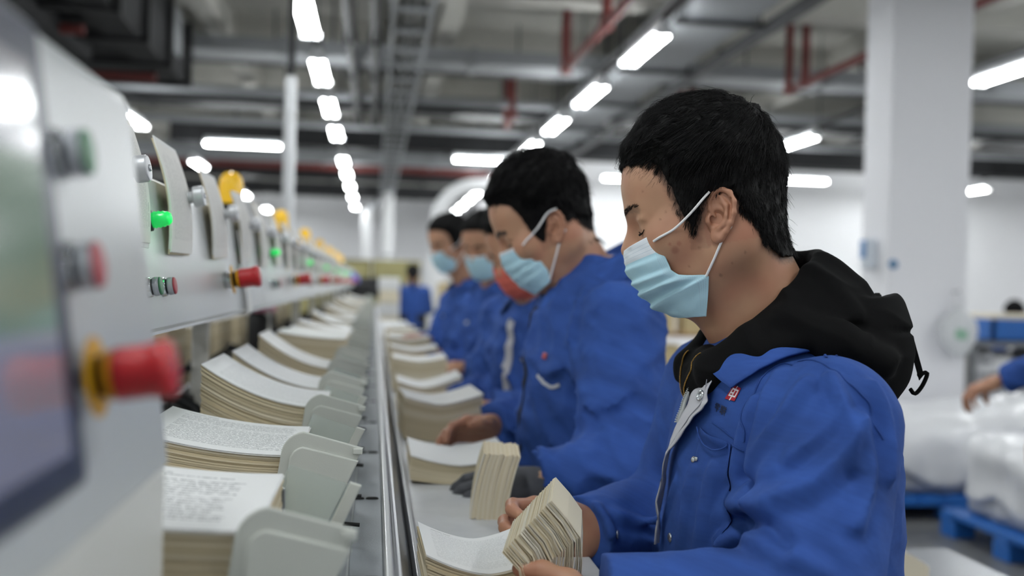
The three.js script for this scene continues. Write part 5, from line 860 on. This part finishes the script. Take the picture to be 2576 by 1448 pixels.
  // embroidery: red and white badge and two dark characters below it
  const decal = (name, q, draw, w, h) => {
    const c = document.createElement('canvas'); c.width = w; c.height = h; const x = c.getContext('2d'); draw(x, w, h); const tex = new THREE.CanvasTexture(c); tex.colorSpace = THREE.SRGBColorSpace;
    const P = [], UV = [], I = [], n = 8; for (let j = 0; j <= n; j++) for (let i = 0; i <= n; i++) { const a = V(...q[0]).lerp(V(...q[3]), i / n), b = V(...q[1]).lerp(V(...q[2]), i / n), k = onSurf(a.lerp(b, j / n), 0.0012); P.push(k.x, k.y, k.z); UV.push(i / n, 1 - j / n); if (i < n && j < n) { const o = j * (n + 1) + i; I.push(o, o + n + 1, o + 1, o + 1, o + n + 1, o + n + 2); } }
    const g = new THREE.BufferGeometry(); g.setAttribute('position', new THREE.Float32BufferAttribute(P, 3)); g.setAttribute('uv', new THREE.Float32BufferAttribute(UV, 2)); g.setIndex(I); g.computeVertexNormals();
    obj(name, g, std(0xffffff, 0.7, { map: tex, side: THREE.DoubleSide, transparent: true, alphaTest: 0.5 }), jk);
  };
  decal('embroidered_badge', W1P.logo, (x, w, h) => { x.clearRect(0, 0, w, h); x.fillStyle = '#a5182c'; x.fillRect(8, 8, w - 16, h - 16); x.strokeStyle = '#f0ecee'; x.lineWidth = 12; x.strokeRect(28, 34, w - 56, h - 76); x.beginPath(); x.moveTo(w / 2, 4); x.lineTo(w / 2, h - 4); x.stroke(); x.beginPath(); x.moveTo(28, h / 2); x.lineTo(w / 2, h / 2); x.stroke(); }, 128, 128);
  decal('embroidered_characters', W1P.ch, (x, w, h) => {
    x.clearRect(0, 0, w, h); x.strokeStyle = '#0b1330'; x.lineWidth = 13; x.lineCap = 'round'; const L = (...p) => { x.beginPath(); x.moveTo(p[0], p[1]); for (let i = 2; i < p.length; i += 2) x.lineTo(p[i], p[i + 1]); x.stroke(); };
    L(40, 10, 14, 42); L(28, 28, 28, 60); L(64, 8, 64, 46, 100, 46, 104, 34); L(98, 14, 56, 34); L(8, 78, 112, 78); L(60, 58, 60, 122);                               // first character
    L(138, 14, 186, 14); L(146, 14, 146, 104); L(178, 14, 178, 120); L(146, 40, 178, 40); L(146, 66, 178, 66); L(136, 104, 188, 92); L(204, 8, 212, 24); L(238, 6, 230, 24); L(196, 32, 248, 32); L(194, 62, 250, 62); L(222, 32, 222, 62, 196, 118); L(222, 66, 250, 118);   // second character
  }, 256, 128);
}
// the signatures that he is fanning between his hands
{
  const t = thing('signature_sheaf', 'fanned sheaf of signatures held upright between the nearest worker\'s hands', 'paper stack'), R = rng(66), n = 68;
  const right = V(0.985, 0.0, 0.17), up = V(0, 1, 0), deep = V(0.215, 0.0, -0.977), o = V(0.165, 1.113, -1.012);
  const sets = [[], [], []];
  for (let i = 0; i < n; i++) {
    const s = i / (n - 1), base = o.clone().addScaledVector(right, 0.048 * s - 0.028).addScaledVector(up, 0.050 * s - 0.012 + 0.002 * (R() - 0.5)).addScaledVector(deep, 0.02 * s + 0.004 * (R() - 0.5));
    const k1 = lerp(0.020, 0.030, s) + 0.002 * R(), prof = [[0, 0.004], [0.016 + 0.002 * R(), -0.014], [k1, -0.030 - 0.004 * s], [k1 + 0.002 - 0.012 * (1 - s), -0.060], [k1 - 0.022 * (1 - s), -0.105]];
    const P = [], I = []; prof.forEach(([a, b]) => { for (const z of [0, 1]) for (const q of [0, 1]) { const p = base.clone().addScaledVector(right, a + q * 0.00045).addScaledVector(up, b + q * 0.00045).addScaledVector(deep, z * 0.13); P.push(p.x, p.y, p.z); } });
    for (let j = 0; j < prof.length - 1; j++) { const a = 4 * j, b = a + 4; I.push(a, a + 1, b, b, a + 1, b + 1, a + 1, a + 3, b + 1, b + 1, a + 3, b + 3, a + 3, a + 2, b + 3, b + 3, a + 2, b + 2, a + 2, a, b + 2, b + 2, a, b); } I.push(0, 2, 1, 1, 2, 3);
    const g = new THREE.BufferGeometry(); g.setAttribute('position', new THREE.Float32BufferAttribute(P, 3)); g.setIndex(I); g.computeVertexNormals(); sets[Math.floor(R() * 3)].push(g.toNonIndexed());
  }
  sets.forEach((s, i) => { s.forEach(g => g.computeVertexNormals()); const m = obj('signatures', s, [std(0xe6dcc3, 0.85), std(0xdccfb0, 0.85), std(0xe9e3d3, 0.85)][i], t); m.material.side = THREE.DoubleSide; m.userData.kind = 'stuff'; });
}
// grey plackets, pocket trims and badges on the other workers' jackets
for (const [o, list] of [[W3, [['placket', [[0.005, 1.29, 0.12], [0.004, 1.2, 0.14], [0.0, 1.1, 0.142], [0.0, 0.95, 0.14]], 0.014, M.placket], ['pocket_trim', [[0.06, 1.19, 0.12], [0.10, 1.185, 0.11], [0.13, 1.18, 0.09]], 0.004, M.placket], ['badge', [[0.07, 1.225, 0.118], [0.085, 1.224, 0.112]], 0.006, M.placket]]],
  [W2, [['pocket_trim', [[0.075, 1.205, 0.13], [0.095, 1.192, 0.12], [0.118, 1.188, 0.11], [0.135, 1.194, 0.1]], 0.0035, M.placket], ['badge', [[0.085, 1.24, 0.118], [0.10, 1.238, 0.11]], 0.006, M.capRed], ['placket', [[0.0, 1.33, 0.11], [0.006, 1.2, 0.15], [0.0, 1.05, 0.155], [0.0, 0.85, 0.155]], 0.006, M.trousers]]],
  [W4, [['pocket_trim', [[0.05, 1.2, 0.12], [0.09, 1.198, 0.11]], 0.004, M.placket], ['badge', [[-0.08, 1.23, 0.11], [-0.06, 1.232, 0.12]], 0.006, M.placket]]],
  [W5, [['pocket_trim', [[0.05, 1.2, 0.12], [0.09, 1.198, 0.11]], 0.004, M.placket], ['badge', [[-0.08, 1.23, 0.11], [-0.06, 1.232, 0.12]], 0.006, M.placket]]]]) {
  const F = o.jacketField, e = 0.005, proj = (p, off) => { const q = p.clone(); let n; for (let i = 0; i < 5; i++) { n = V(F(q.x + e, q.y, q.z) - F(q.x - e, q.y, q.z), F(q.x, q.y + e, q.z) - F(q.x, q.y - e, q.z), F(q.x, q.y, q.z + e) - F(q.x, q.y, q.z - e)).normalize(); q.addScaledVector(n, -F(q.x, q.y, q.z)); } return [q.addScaledVector(n, off), n]; };
  for (const [name, pts, half, m] of list) {
    const c = new THREE.CatmullRomCurve3(pts.map(p => V(...p))), N = 24, P = [], I = [];
    for (let i = 0; i <= N; i++) { const [p, n] = proj(c.getPoint(i / N), 0.002), tn = c.getTangent(i / N), sd = tn.clone().cross(n).normalize(); for (const k of [-1, 1]) for (const h of [0.0005, 0.003]) { const [q, n2] = proj(p.clone().addScaledVector(sd, k * half), h); void n2; P.push(q.x, q.y, q.z); } if (i < N) { const a = 4 * i, b = a + 4; for (const [u, v] of [[0, 1], [1, 3], [3, 2], [2, 0]]) I.push(a + u, b + u, a + v, a + v, b + u, b + v); } }
    const g = new THREE.BufferGeometry(); g.setAttribute('position', new THREE.Float32BufferAttribute(P, 3)); g.setIndex(I); g.computeVertexNormals(); obj(name, g, Object.assign(m.clone(), { side: THREE.DoubleSide }), o.jacket);
  }
}
// ---------------------------------------------------------------- pallets and piles on the right
Object.assign(M, { palletBlue: std(0x2467b8, 0.45), wrap: phys(0xe6e7ea, 0.4, { clearcoat: 0.3 }), greyPaper: std(0xb9bbc0, 0.8), carton: std(0xcbb98f, 0.85), cream: std(0xe7ddc6, 0.85), wood: std(0x9a7447, 0.8), olive: std(0x8d875c, 0.7), oliveDark: std(0x6f6945, 0.7), navyBall: std(0x3346b8, 0.45) });
function pallet(label, x0, x1, z0, z1, m = M.palletBlue) {
  const t = thing('pallet', label, 'pallet'), w = x1 - x0, l = z1 - z0, n = 7;
  for (let i = 0; i < n; i++) { const a = x0 + (w + 0.02) * i / n; obj('deck_board', rbx(a, a + (w + 0.02) / n - 0.02, 0.115, 0.15, z0, z1, 0.006), m, t); }
  for (const i of [0, 1, 2]) for (const j of [0, 1, 2]) { const cx = lerp(x0 + 0.07, x1 - 0.07, i / 2), cz = lerp(z0 + 0.07, z1 - 0.07, j / 2); obj('foot_block', rbx(cx - 0.07, cx + 0.07, 0, 0.10, cz - 0.07, cz + 0.07, 0.008), m, t); }
  for (const j of [0, 1, 2]) { const cz = lerp(z0 + 0.05, z1 - 0.05, j / 2); obj('cross_rail', rbx(x0, x1, 0.095, 0.117, cz - 0.05, cz + 0.05, 0.005), m, t); }
  return t;
}
function heap(name, label, category, x0, x1, z0, z1, y0, y1, o = {}) {      // a pile under a loosely draped sheet
  const cx = (x0 + x1) / 2, cz = (z0 + z1) / 2, rx = (x1 - x0) / 2, rz = (z1 - z0) / 2, s = o.seed || 1, t = thing(name, label, category);
  const box = (x, y, z, ex, ey0, ey1, ez, r) => { const qx = Math.abs(x - cx) - ex + r, qy = Math.abs(y - (ey0 + ey1) / 2) - (ey1 - ey0) / 2 + r, qz = Math.abs(z - cz) - ez + r; return Math.hypot(Math.max(qx, 0), Math.max(qy, 0), Math.max(qz, 0)) + Math.min(Math.max(qx, qy, qz), 0) - r; };
  obj('load', meshField((x, y, z) => box(x, y, z, rx - 0.03, y0, y1 - 0.05, rz - 0.03, 0.05) - 0.012 * noise3(x * 4 + s, y * 30, z * 4), [x0 - 0.1, y0 - 0.02, z0 - 0.1], [x1 + 0.1, y1 + 0.1, z1 + 0.1], 0.025, 0.03), o.loadMat || M.greyPaper, t);
  obj('cover_sheet', meshField((x, y, z) => { const hang = y0 + (y1 - y0) * (0.25 + 0.22 * noise3(x * 1.7 + s, 0, z * 1.7)), tilt = (o.tilt || 0) * (x - cx); let d = box(x, y - tilt, z, rx, y0, y1, rz, 0.11); d -= 0.035 * noise3(x * 1.9, y * 2.2 + s, z * 1.9) + 0.016 * (1 - Math.abs(noise3(x * 4, y * 1.6, z * 4 + s))); return Math.max(d, hang - y, -(d + 0.05)); }, [x0 - 0.14, y0, z0 - 0.14], [x1 + 0.14, y1 + 0.25, z1 + 0.14], 0.022, 0.06), M.wrap, t);
  return t;
}
pallet('blue plastic pallet standing nearest the camera at the right edge', 3.285, 4.3, -5.38, -4.25);
heap('paper_pile', 'grey wrapped paper pile with white sheet on the nearest blue pallet', 'paper pile', 3.34, 4.26, -5.3, -4.3, 0.15, 0.60, { seed: 3 });
pallet('blue plastic pallet behind the nearest one, half hidden by the worker', 3.0, 4.15, -6.75, -5.66);
heap('paper_pile', 'long paper pile under a white sheet in front of the column', 'paper pile', 3.02, 4.7, -6.7, -5.7, 0.15, 0.62, { seed: 7, tilt: 0.06 });
pallet('blue pallet with a white stack far behind the second worker', 2.35, 3.4, -9.6, -8.6);
{ const t = thing('sheet_stack', 'white paper stack with beige cartons on the far blue pallet behind the second worker', 'paper stack'); obj('paper', rbx(2.38, 3.36, 0.15, 0.40, -9.56, -8.64, 0.01), M.white, t); obj('carton_layer', rbx(2.42, 3.3, 0.40, 0.62, -9.5, -8.7, 0.01), M.carton, t); }
{ const t = thing('cream_bundle', 'rounded cream paper bundle on a low trolley behind the nearest worker', 'paper stack'); const g = slab(0.12, 0.3, 0.11, u => -0.045 * u * u, 14); obj('bundle', g, M.cream, t); obj('top_sheet', slab(0.12, 0.3, 0.002, u => 0.11 - 0.045 * u * u, 14), sheetWhite, t); t.position.set(1.20, 0.70, -2.25);
  const s = thing('trolley', 'low steel trolley carrying the cream paper bundle', 'trolley'); obj('top', rbx(1.05, 1.55, 0.66, 0.70, -2.5, -2.0, 0.005), M.steel, s); for (const x of [1.08, 1.52]) for (const z of [-2.47, -2.03]) { obj('leg', bar(V(x, 0.06, z), V(x, 0.66, z), 0.014, 10), M.steel, s); const w = lathe([[0, -0.012], [0.03, -0.012], [0.03, 0.012], [0, 0.012]], 16); w.rotateZ(Math.PI / 2); w.translate(x, 0.03, z); obj('wheel', w, M.rubber, s); } }
{ // shelf with sacks and the blue crate beyond the column
  const t = thing('storage_rack', 'low rack of grey sacks beyond the column at the right edge', 'rack');
  for (const x of [4.75, 6.6]) for (const z of [-8.2, -7.4]) obj('post', bx(x - 0.03, x + 0.03, 0, 1.05, z - 0.03, z + 0.03), M.steel, t);
  for (const y of [0.32, 0.98]) obj('shelf', bx(4.72, 6.63, y, y + 0.04, -8.23, -7.37), M.steel, t);
  let n = 0; for (const [x, y] of [[5.05, 0.36], [5.6, 0.36], [6.2, 0.36], [5.05, 0.66], [5.62, 0.66], [6.2, 0.66]]) { const s = thing('paper_sack', `${['lower left', 'lower middle', 'lower right', 'upper left', 'upper middle', 'upper right'][n++]} grey sack on the low rack beyond the column`, 'sack', 'sacks on the low rack'); obj('sack', meshField((a, b, c) => ell([0, 0.14, 0], [0.29, 0.17, 0.36])(a, b, c) - 0.025 * noise3(a * 6 + n, b * 9, c * 6), [-0.36, -0.06, -0.42], [0.36, 0.36, 0.42], 0.024), n % 2 ? M.greyPaper : M.wrap, s); obj('tied_end', bar(V(-0.1, 0.2, 0.3), V(-0.12, 0.24, 0.38), 0.03, 8), M.greyPaper, s); s.position.set(x, y, -7.8); }
  const c = thing('crate', 'flat blue plastic crate on top of the rack beyond the column', 'crate'); obj('tray', [rbx(5.0, 6.5, 1.02, 1.04, -8.1, -7.5, 0.004), rbx(5.0, 6.5, 1.02, 1.20, -7.53, -7.5, 0.004), rbx(5.0, 6.5, 1.02, 1.20, -8.1, -8.07, 0.004), rbx(5.0, 5.03, 1.02, 1.20, -8.1, -7.5, 0.004), rbx(6.47, 6.5, 1.02, 1.20, -8.1, -7.5, 0.004)], M.palletBlue, c); obj('paper_filling', rbx(5.05, 6.4, 1.04, 1.24, -8.05, -7.6, 0.02), M.cream, c);
}
{ // plastic bag on the column
  const t = thing('plastic_bag', 'white plastic bag with green print hanging on the front of the column', 'bag');
  const g = meshField((x, y, z) => { const s = clamp((y + 0.30) / 0.42), w = lerp(0.15, 0.05, sstep(0.55, 1, s)) * lerp(0.85, 1, sstep(0, 0.3, s)); return ell([0, -0.12, 0], [w, 0.19, 0.06])(x, y, z) - 0.014 * (1 - Math.abs(noise3(x * 9, y * 6, z * 9))) + 0.006; }, [-0.24, -0.36, -0.1], [0.24, 0.12, 0.12], 0.012, 0.03);
  paint(g, (x, y, z) => Math.hypot(x + 0.01, (y + 0.14) * 1.3) < 0.055 + 0.012 * noise3(x * 30, y * 30, 2) && z > 0 ? lin(150, 196, 168) : lin(232, 234, 236));
  obj('bag', g, phys(0xffffff, 0.35, { vertexColors: true, transmission: 0.25, thickness: 0 }), t); obj('handle', tube([V(-0.04, 0.02, 0.01), V(-0.02, 0.14, 0.0), V(0, 0.18, -0.02), V(0.02, 0.14, 0), V(0.04, 0.02, 0.01)], 0.006, 20, 6), M.wrap, t); obj('hook', tube([V(0, 0.17, -0.08), V(0, 0.17, -0.02), V(0, 0.18, 0.0)], 0.006, 10, 6), M.steel, t); t.position.set(4.28, 1.24, -6.835);
}
// ---------------------------------------------------------------- far part of the hall
{
  const t = thing('olive_rack', 'olive green storage cabinets against the far end of the hall', 'cabinet');
  for (let i = 0; i < 4; i++) { const x = -2.9 + i * 0.95; obj('cabinet', rbx(x, x + 0.93, 0, 1.80, -20.2, -19.4, 0.01), i % 2 ? M.olive : M.oliveDark, t); obj('door', rbx(x + 0.05, x + 0.88, 0.1, 1.72, -19.4, -19.37, 0.004), M.olive, t); }
  const s = thing('paper_tower', 'pale paper tower on a brown cart left of the far woman', 'paper stack'); for (let i = 0; i < 5; i++) obj('bundle', rbx(0.04 + 0.01 * (i % 2), 0.25, 0.78 + i * 0.13, 0.905 + i * 0.13, -10.3, -9.95, 0.01), i % 2 ? M.cream : M.white, s);
  const c = thing('brown_cart', 'brown wooden cart under the pale paper tower', 'cart'); obj('box', rbx(0.0, 0.3, 0.12, 0.78, -10.35, -9.9, 0.01), M.wood, c); for (const x of [0.04, 0.26]) for (const z of [-10.3, -9.95]) obj('wheel', bar(V(x - 0.02, 0.06, z), V(x + 0.02, 0.06, z), 0.06, 14), M.rubber, c);
  const r = thing('red_bin', 'dark red bin beside the far woman', 'bin'); obj('bin', lathe([[0, 0], [0.15, 0], [0.19, 0.55], [0.2, 0.58], [0.17, 0.58], [0.15, 0.05], [0, 0.05]], 20).translate(0.92, 0.35, -12.2), std(0x7c1c2a, 0.5), r); obj('stand', rbx(0.72, 1.12, 0, 0.35, -12.4, -12.0, 0.01), M.carton, r);
  const b = thing('carton_stack', 'beige cartons behind the fifth worker', 'carton'); for (let i = 0; i < 3; i++) obj('carton', rbx(0.85, 1.35, 0.5 + i * 0.3, 0.79 + i * 0.3, -13.6, -13.1, 0.01), M.carton, b); obj('base', rbx(0.85, 1.35, 0, 0.5, -13.6, -13.1, 0.01), M.wood, b);
  const w = thing('wooden_shelf', 'yellowish wooden shelf far behind the nearest worker\'s chin', 'shelf'); for (const y of [0.3, 0.75, 1.2]) obj('board', bx(3.5, 4.9, y, y + 0.04, -13.3, -12.7), M.wood, w); for (const x of [3.5, 4.86]) obj('side', bx(x, x + 0.04, 0, 1.24, -13.3, -12.7), M.wood, w); for (const [x, y] of [[3.6, 0.79], [4.1, 0.79], [4.5, 0.34], [3.7, 0.34]]) obj('carton', rbx(x, x + 0.36, y, y + 0.3, -13.2, -12.8, 0.01), M.carton, w);
  const e = thing('pale_duct', 'pale round duct curving over behind the fifth worker\'s head', 'duct'); obj('pipe', tube([V(0.98, 0, -16.2), V(0.98, 1.2, -16.2), V(0.98, 2.2, -16.2), V(1.06, 2.65, -16.2), V(1.35, 2.92, -16.2), V(1.9, 3.0, -16.2), V(2.7, 3.0, -16.2)], 0.12, 60, 14), M.white, e); for (const y of [0.9, 1.9]) obj('joint_ring', bar(V(0.98, y, -16.2), V(0.98, y + 0.05, -16.2), 0.135, 16), M.galv, e);
  const g = thing('drive_motor', 'black drive unit with a blue cap at the far end of the line', 'motor'); obj('housing', rbx(-0.52, -0.02, 1.0, 1.36, -14.0, -13.2, 0.03), M.black, g); obj('gear_box', rbx(-0.36, 0.12, 1.16, 1.44, -14.6, -14.0, 0.03), M.black, g); obj('blue_cap', new THREE.SphereGeometry(0.13, 20, 14).translate(-0.33, 1.38, -13.5), M.navyBall, g); obj('stand', rbx(-0.5, 0.05, 0, 1.0, -14.5, -13.3, 0.01), M.darkFrame, g); obj('hand_wheel', tube(Array.from({ length: 12 }, (_, i) => V(0.02, 1.22 + 0.09 * Math.sin(i * Math.PI / 6), -13.2 + 0.09 * Math.cos(i * Math.PI / 6))), 0.012, 40, 6, true), M.black, g);
}
// ---------------------------------------------------------------- behind the stacks, under the knob panel: the machine's other side
{
  const R = rng(77), t = thing('feeder_frame', 'black feeder frame with bars and rollers behind the signature stacks', 'machine frame');
  obj('bed', bx(-1.5, -0.3, 0.70, 0.78, -11.8, -1.1), M.darkFrame, t);
  for (let z = -1.3; z > -11.6; z -= 1.0) for (const x of [-1.45, -0.4]) obj('bed_leg', bx(x - 0.03, x + 0.03, 0, 0.70, z - 0.03, z + 0.03), M.darkFrame, t);
  for (let k = 0; k < 13; k++) {
    const z = -1.45 - 2 * PITCH * k;
    obj('gripper_bar', tube([V(-0.34, 0.78, z), V(-0.34, 1.0, z), V(-0.38, 1.10, z - 0.03), V(-0.52, 1.13, z - 0.05)], 0.011, 16, 7), M.darkFrame, t);
    obj('gripper_arm', bar(V(-0.52, 1.13, z - 0.05), V(-0.46 + 0.06 * R(), 1.02, z - 0.2), 0.014, 8), M.black, t);
    const w = lathe([[0, -0.02], [0.035, -0.02], [0.038, 0], [0.035, 0.02], [0, 0.02]], 16); w.rotateZ(Math.PI / 2); w.translate(-0.42, 1.04 + 0.05 * R(), z - 0.12); obj('roller', w, k % 2 ? M.black : M.steel, t);
    obj('hose', tube([V(-0.55, 0.78, z), V(-0.62 + 0.1 * R(), 0.96, z - 0.1), V(-0.5, 1.08 + 0.06 * R(), z - 0.22), V(-0.44, 1.16, z - 0.3)], 0.009, 20, 6), M.rubber, t);
    obj('cross_bar', bar(V(-0.34, 0.98, z), V(-1.1, 0.98, z), 0.013, 8), M.darkFrame, t);
  }
  for (const y of [0.92, 1.0]) obj('long_rail', bar(V(-0.62, y, -1.1), V(-0.62, y, -11.6), 0.016, 8), M.darkFrame, t);
  for (let k = 0; k < 14; k++) {
    const z = -1.6 - 0.62 * k, s = paperStack(`${ORD[k]} beige signature pile from the camera on the far side of the machine`, { w: 0.3, l: 0.4, h: 0.20 + 0.08 * R(), curl: u => 0.04 * u * u, seed: 700 + k, page: null, layer: 0.012, twist: 0.03 }, 'beige piles on the far side of the machine'); s.position.set(-0.84 - 0.14 * R(), 0.86 + 0.06 * R(), z);
    const b = thing('pile_tray', `${ORD[k]} dark tray from the camera under the beige piles behind the machine`, 'tray', 'trays on the far side of the machine'); obj('tray', rbx(-0.17, 0.17, -0.025, 0, -0.24, 0.24, 0.004), M.darkFrame, b); obj('tray_lip', rbx(0.16, 0.17, 0, 0.03, -0.24, 0.24, 0.003), M.darkFrame, b); b.position.copy(s.position); obj('tray_leg', bar(V(0, -0.02, 0), V(0, 0.78 - s.position.y, 0), 0.02, 8), M.darkFrame, b);
  }
  const p = thing('glue_pot', 'dark glue pot with a pink lid under the knob panel', 'pot'); obj('pot', lathe([[0, 0], [0.05, 0], [0.055, 0.02], [0.055, 0.13], [0.045, 0.15], [0, 0.15]], 24), M.black, p); obj('lid', lathe([[0, 0.148], [0.05, 0.148], [0.056, 0.155], [0.052, 0.19], [0.02, 0.2], [0, 0.2]], 24), std(0xd58ba4, 0.5), p); obj('knob', new THREE.SphereGeometry(0.025, 14, 10).translate(0.03, 0.03, 0.055), M.steel, p); p.position.set(-0.44, 1.10, -4.05); obj('post', bar(V(0, 0, 0), V(0, -0.33, 0), 0.02, 10), M.darkFrame, p);
}
// ---------------------------------------------------------------- people in the background
person({ label: 'far worker with a dark ponytail, blue jacket, seen from behind', seed: 6, cell: 0.006, jcell: 0.016, at: [0.50, 0, -13.2], turn: Math.PI, head: [0, 1.48, 0.03], headPitch: 0.25, neckBase: [0, 1.32, -0.01], hair: { top: 0.02, side: 0.016 }, strands: 300, tail: [[0, 0.04, -0.10], [0, -0.03, -0.13], [0, -0.12, -0.125], [0, -0.22, -0.11]], torso: T(-0.02, 0.95),
  arms: [{ sh: [0.17, 1.27, 0], el: [0.22, 1.02, 0.05], wr: [0.1, 1.0, 0.28] }, { sh: [-0.17, 1.27, 0], el: [-0.22, 1.02, 0.05], wr: [-0.1, 1.0, 0.28] }], hands: [{ side: 1, at: [0.1, 1.0, 0.275], dir: [-0.2, 0, 0.8], palm: [0, -1, 0], curl: [0.4, 0.4, 0.4, 0.4], thumb: THUMB.rest }, { side: -1, at: [-0.1, 1.0, 0.275], dir: [0.2, 0, 0.8], palm: [0, -1, 0], curl: [0.4, 0.4, 0.4, 0.4], thumb: THUMB.rest }], wrinkle: 0.01 });
person({ label: 'worker at the right edge, only a blue sleeve and drooping hand in view', seed: 8, cell: 0.005, jcell: 0.011, at: [2.78, 0, -3.55], turn: -Math.PI / 2, head: [0, 1.5, 0.08], headPitch: 0.35, neckBase: [0, 1.34, 0], hair: { top: 0.02, side: 0.01 }, strands: 300, torso: T(0.01),
  arms: [{ sh: [0.185, 1.30, 0.02], el: [0.22, 1.17, 0.26], wr: [0.06, 1.06, 0.43], cu: [0.075, 1.07, 0.40], r: [0.078, 0.066, 0.052] }, { sh: [-0.185, 1.30, 0], el: [-0.26, 1.04, -0.06], wr: [-0.25, 0.82, 0.02] }],
  hands: [{ side: 1, at: [0.06, 1.06, 0.43], dir: [-0.3, -0.35, 0.7], palm: [0, -0.9, -0.45], curl: [0.6, 0.6, 0.62, 0.65], thumb: [[0.02, -0.006, 0.022], [0.036, -0.03, 0.044], [0.04, -0.056, 0.056], [0.036, -0.078, 0.058]] }, { side: -1, at: [-0.25, 0.82, 0.02], dir: [0.05, -0.9, 0.25], palm: [0.9, 0, 0], curl: [0.4, 0.4, 0.4, 0.4], thumb: THUMB.rest }], wrinkle: 0.009, mask: { mat: M.maskBlueFar } });
person({ label: 'distant worker in blue bending behind the crate at the right edge', seed: 9, cell: 0.007, jcell: 0.018, at: [6.45, 0, -9.0], turn: -Math.PI / 2 + 0.4, head: [0, 1.22, 0.30], headPitch: 0.7, neckBase: [0, 1.14, 0.17], hair: { top: 0.02, side: 0.01 }, strands: 300, torso: [[0.8, 0, 0, 0.17, 0.13], [0.9, 0, 0.02, 0.18, 0.135], [1.0, 0, 0.07, 0.19, 0.14], [1.08, 0, 0.12, 0.18, 0.13], [1.14, 0, 0.16, 0.13, 0.1], [1.18, 0, 0.18, 0.08, 0.07]],
  arms: [{ sh: [0.17, 1.06, 0.14], el: [0.22, 0.86, 0.24], wr: [0.12, 0.82, 0.42] }, { sh: [-0.17, 1.06, 0.14], el: [-0.22, 0.86, 0.24], wr: [-0.12, 0.82, 0.42] }], hands: [{ side: 1, at: [0.12, 0.82, 0.415], dir: [-0.2, -0.2, 0.8], palm: [0, -1, 0], curl: [0.4, 0.4, 0.4, 0.4], thumb: THUMB.rest }, { side: -1, at: [-0.12, 0.82, 0.415], dir: [0.2, -0.2, 0.8], palm: [0, -1, 0], curl: [0.4, 0.4, 0.4, 0.4], thumb: THUMB.rest }], wrinkle: 0.01, mask: { mat: M.maskBlueFar } });
scene.traverse(o => { if (o.isMesh) { o.castShadow = true; o.receiveShadow = true; } });
renderer.render(scene, camera);
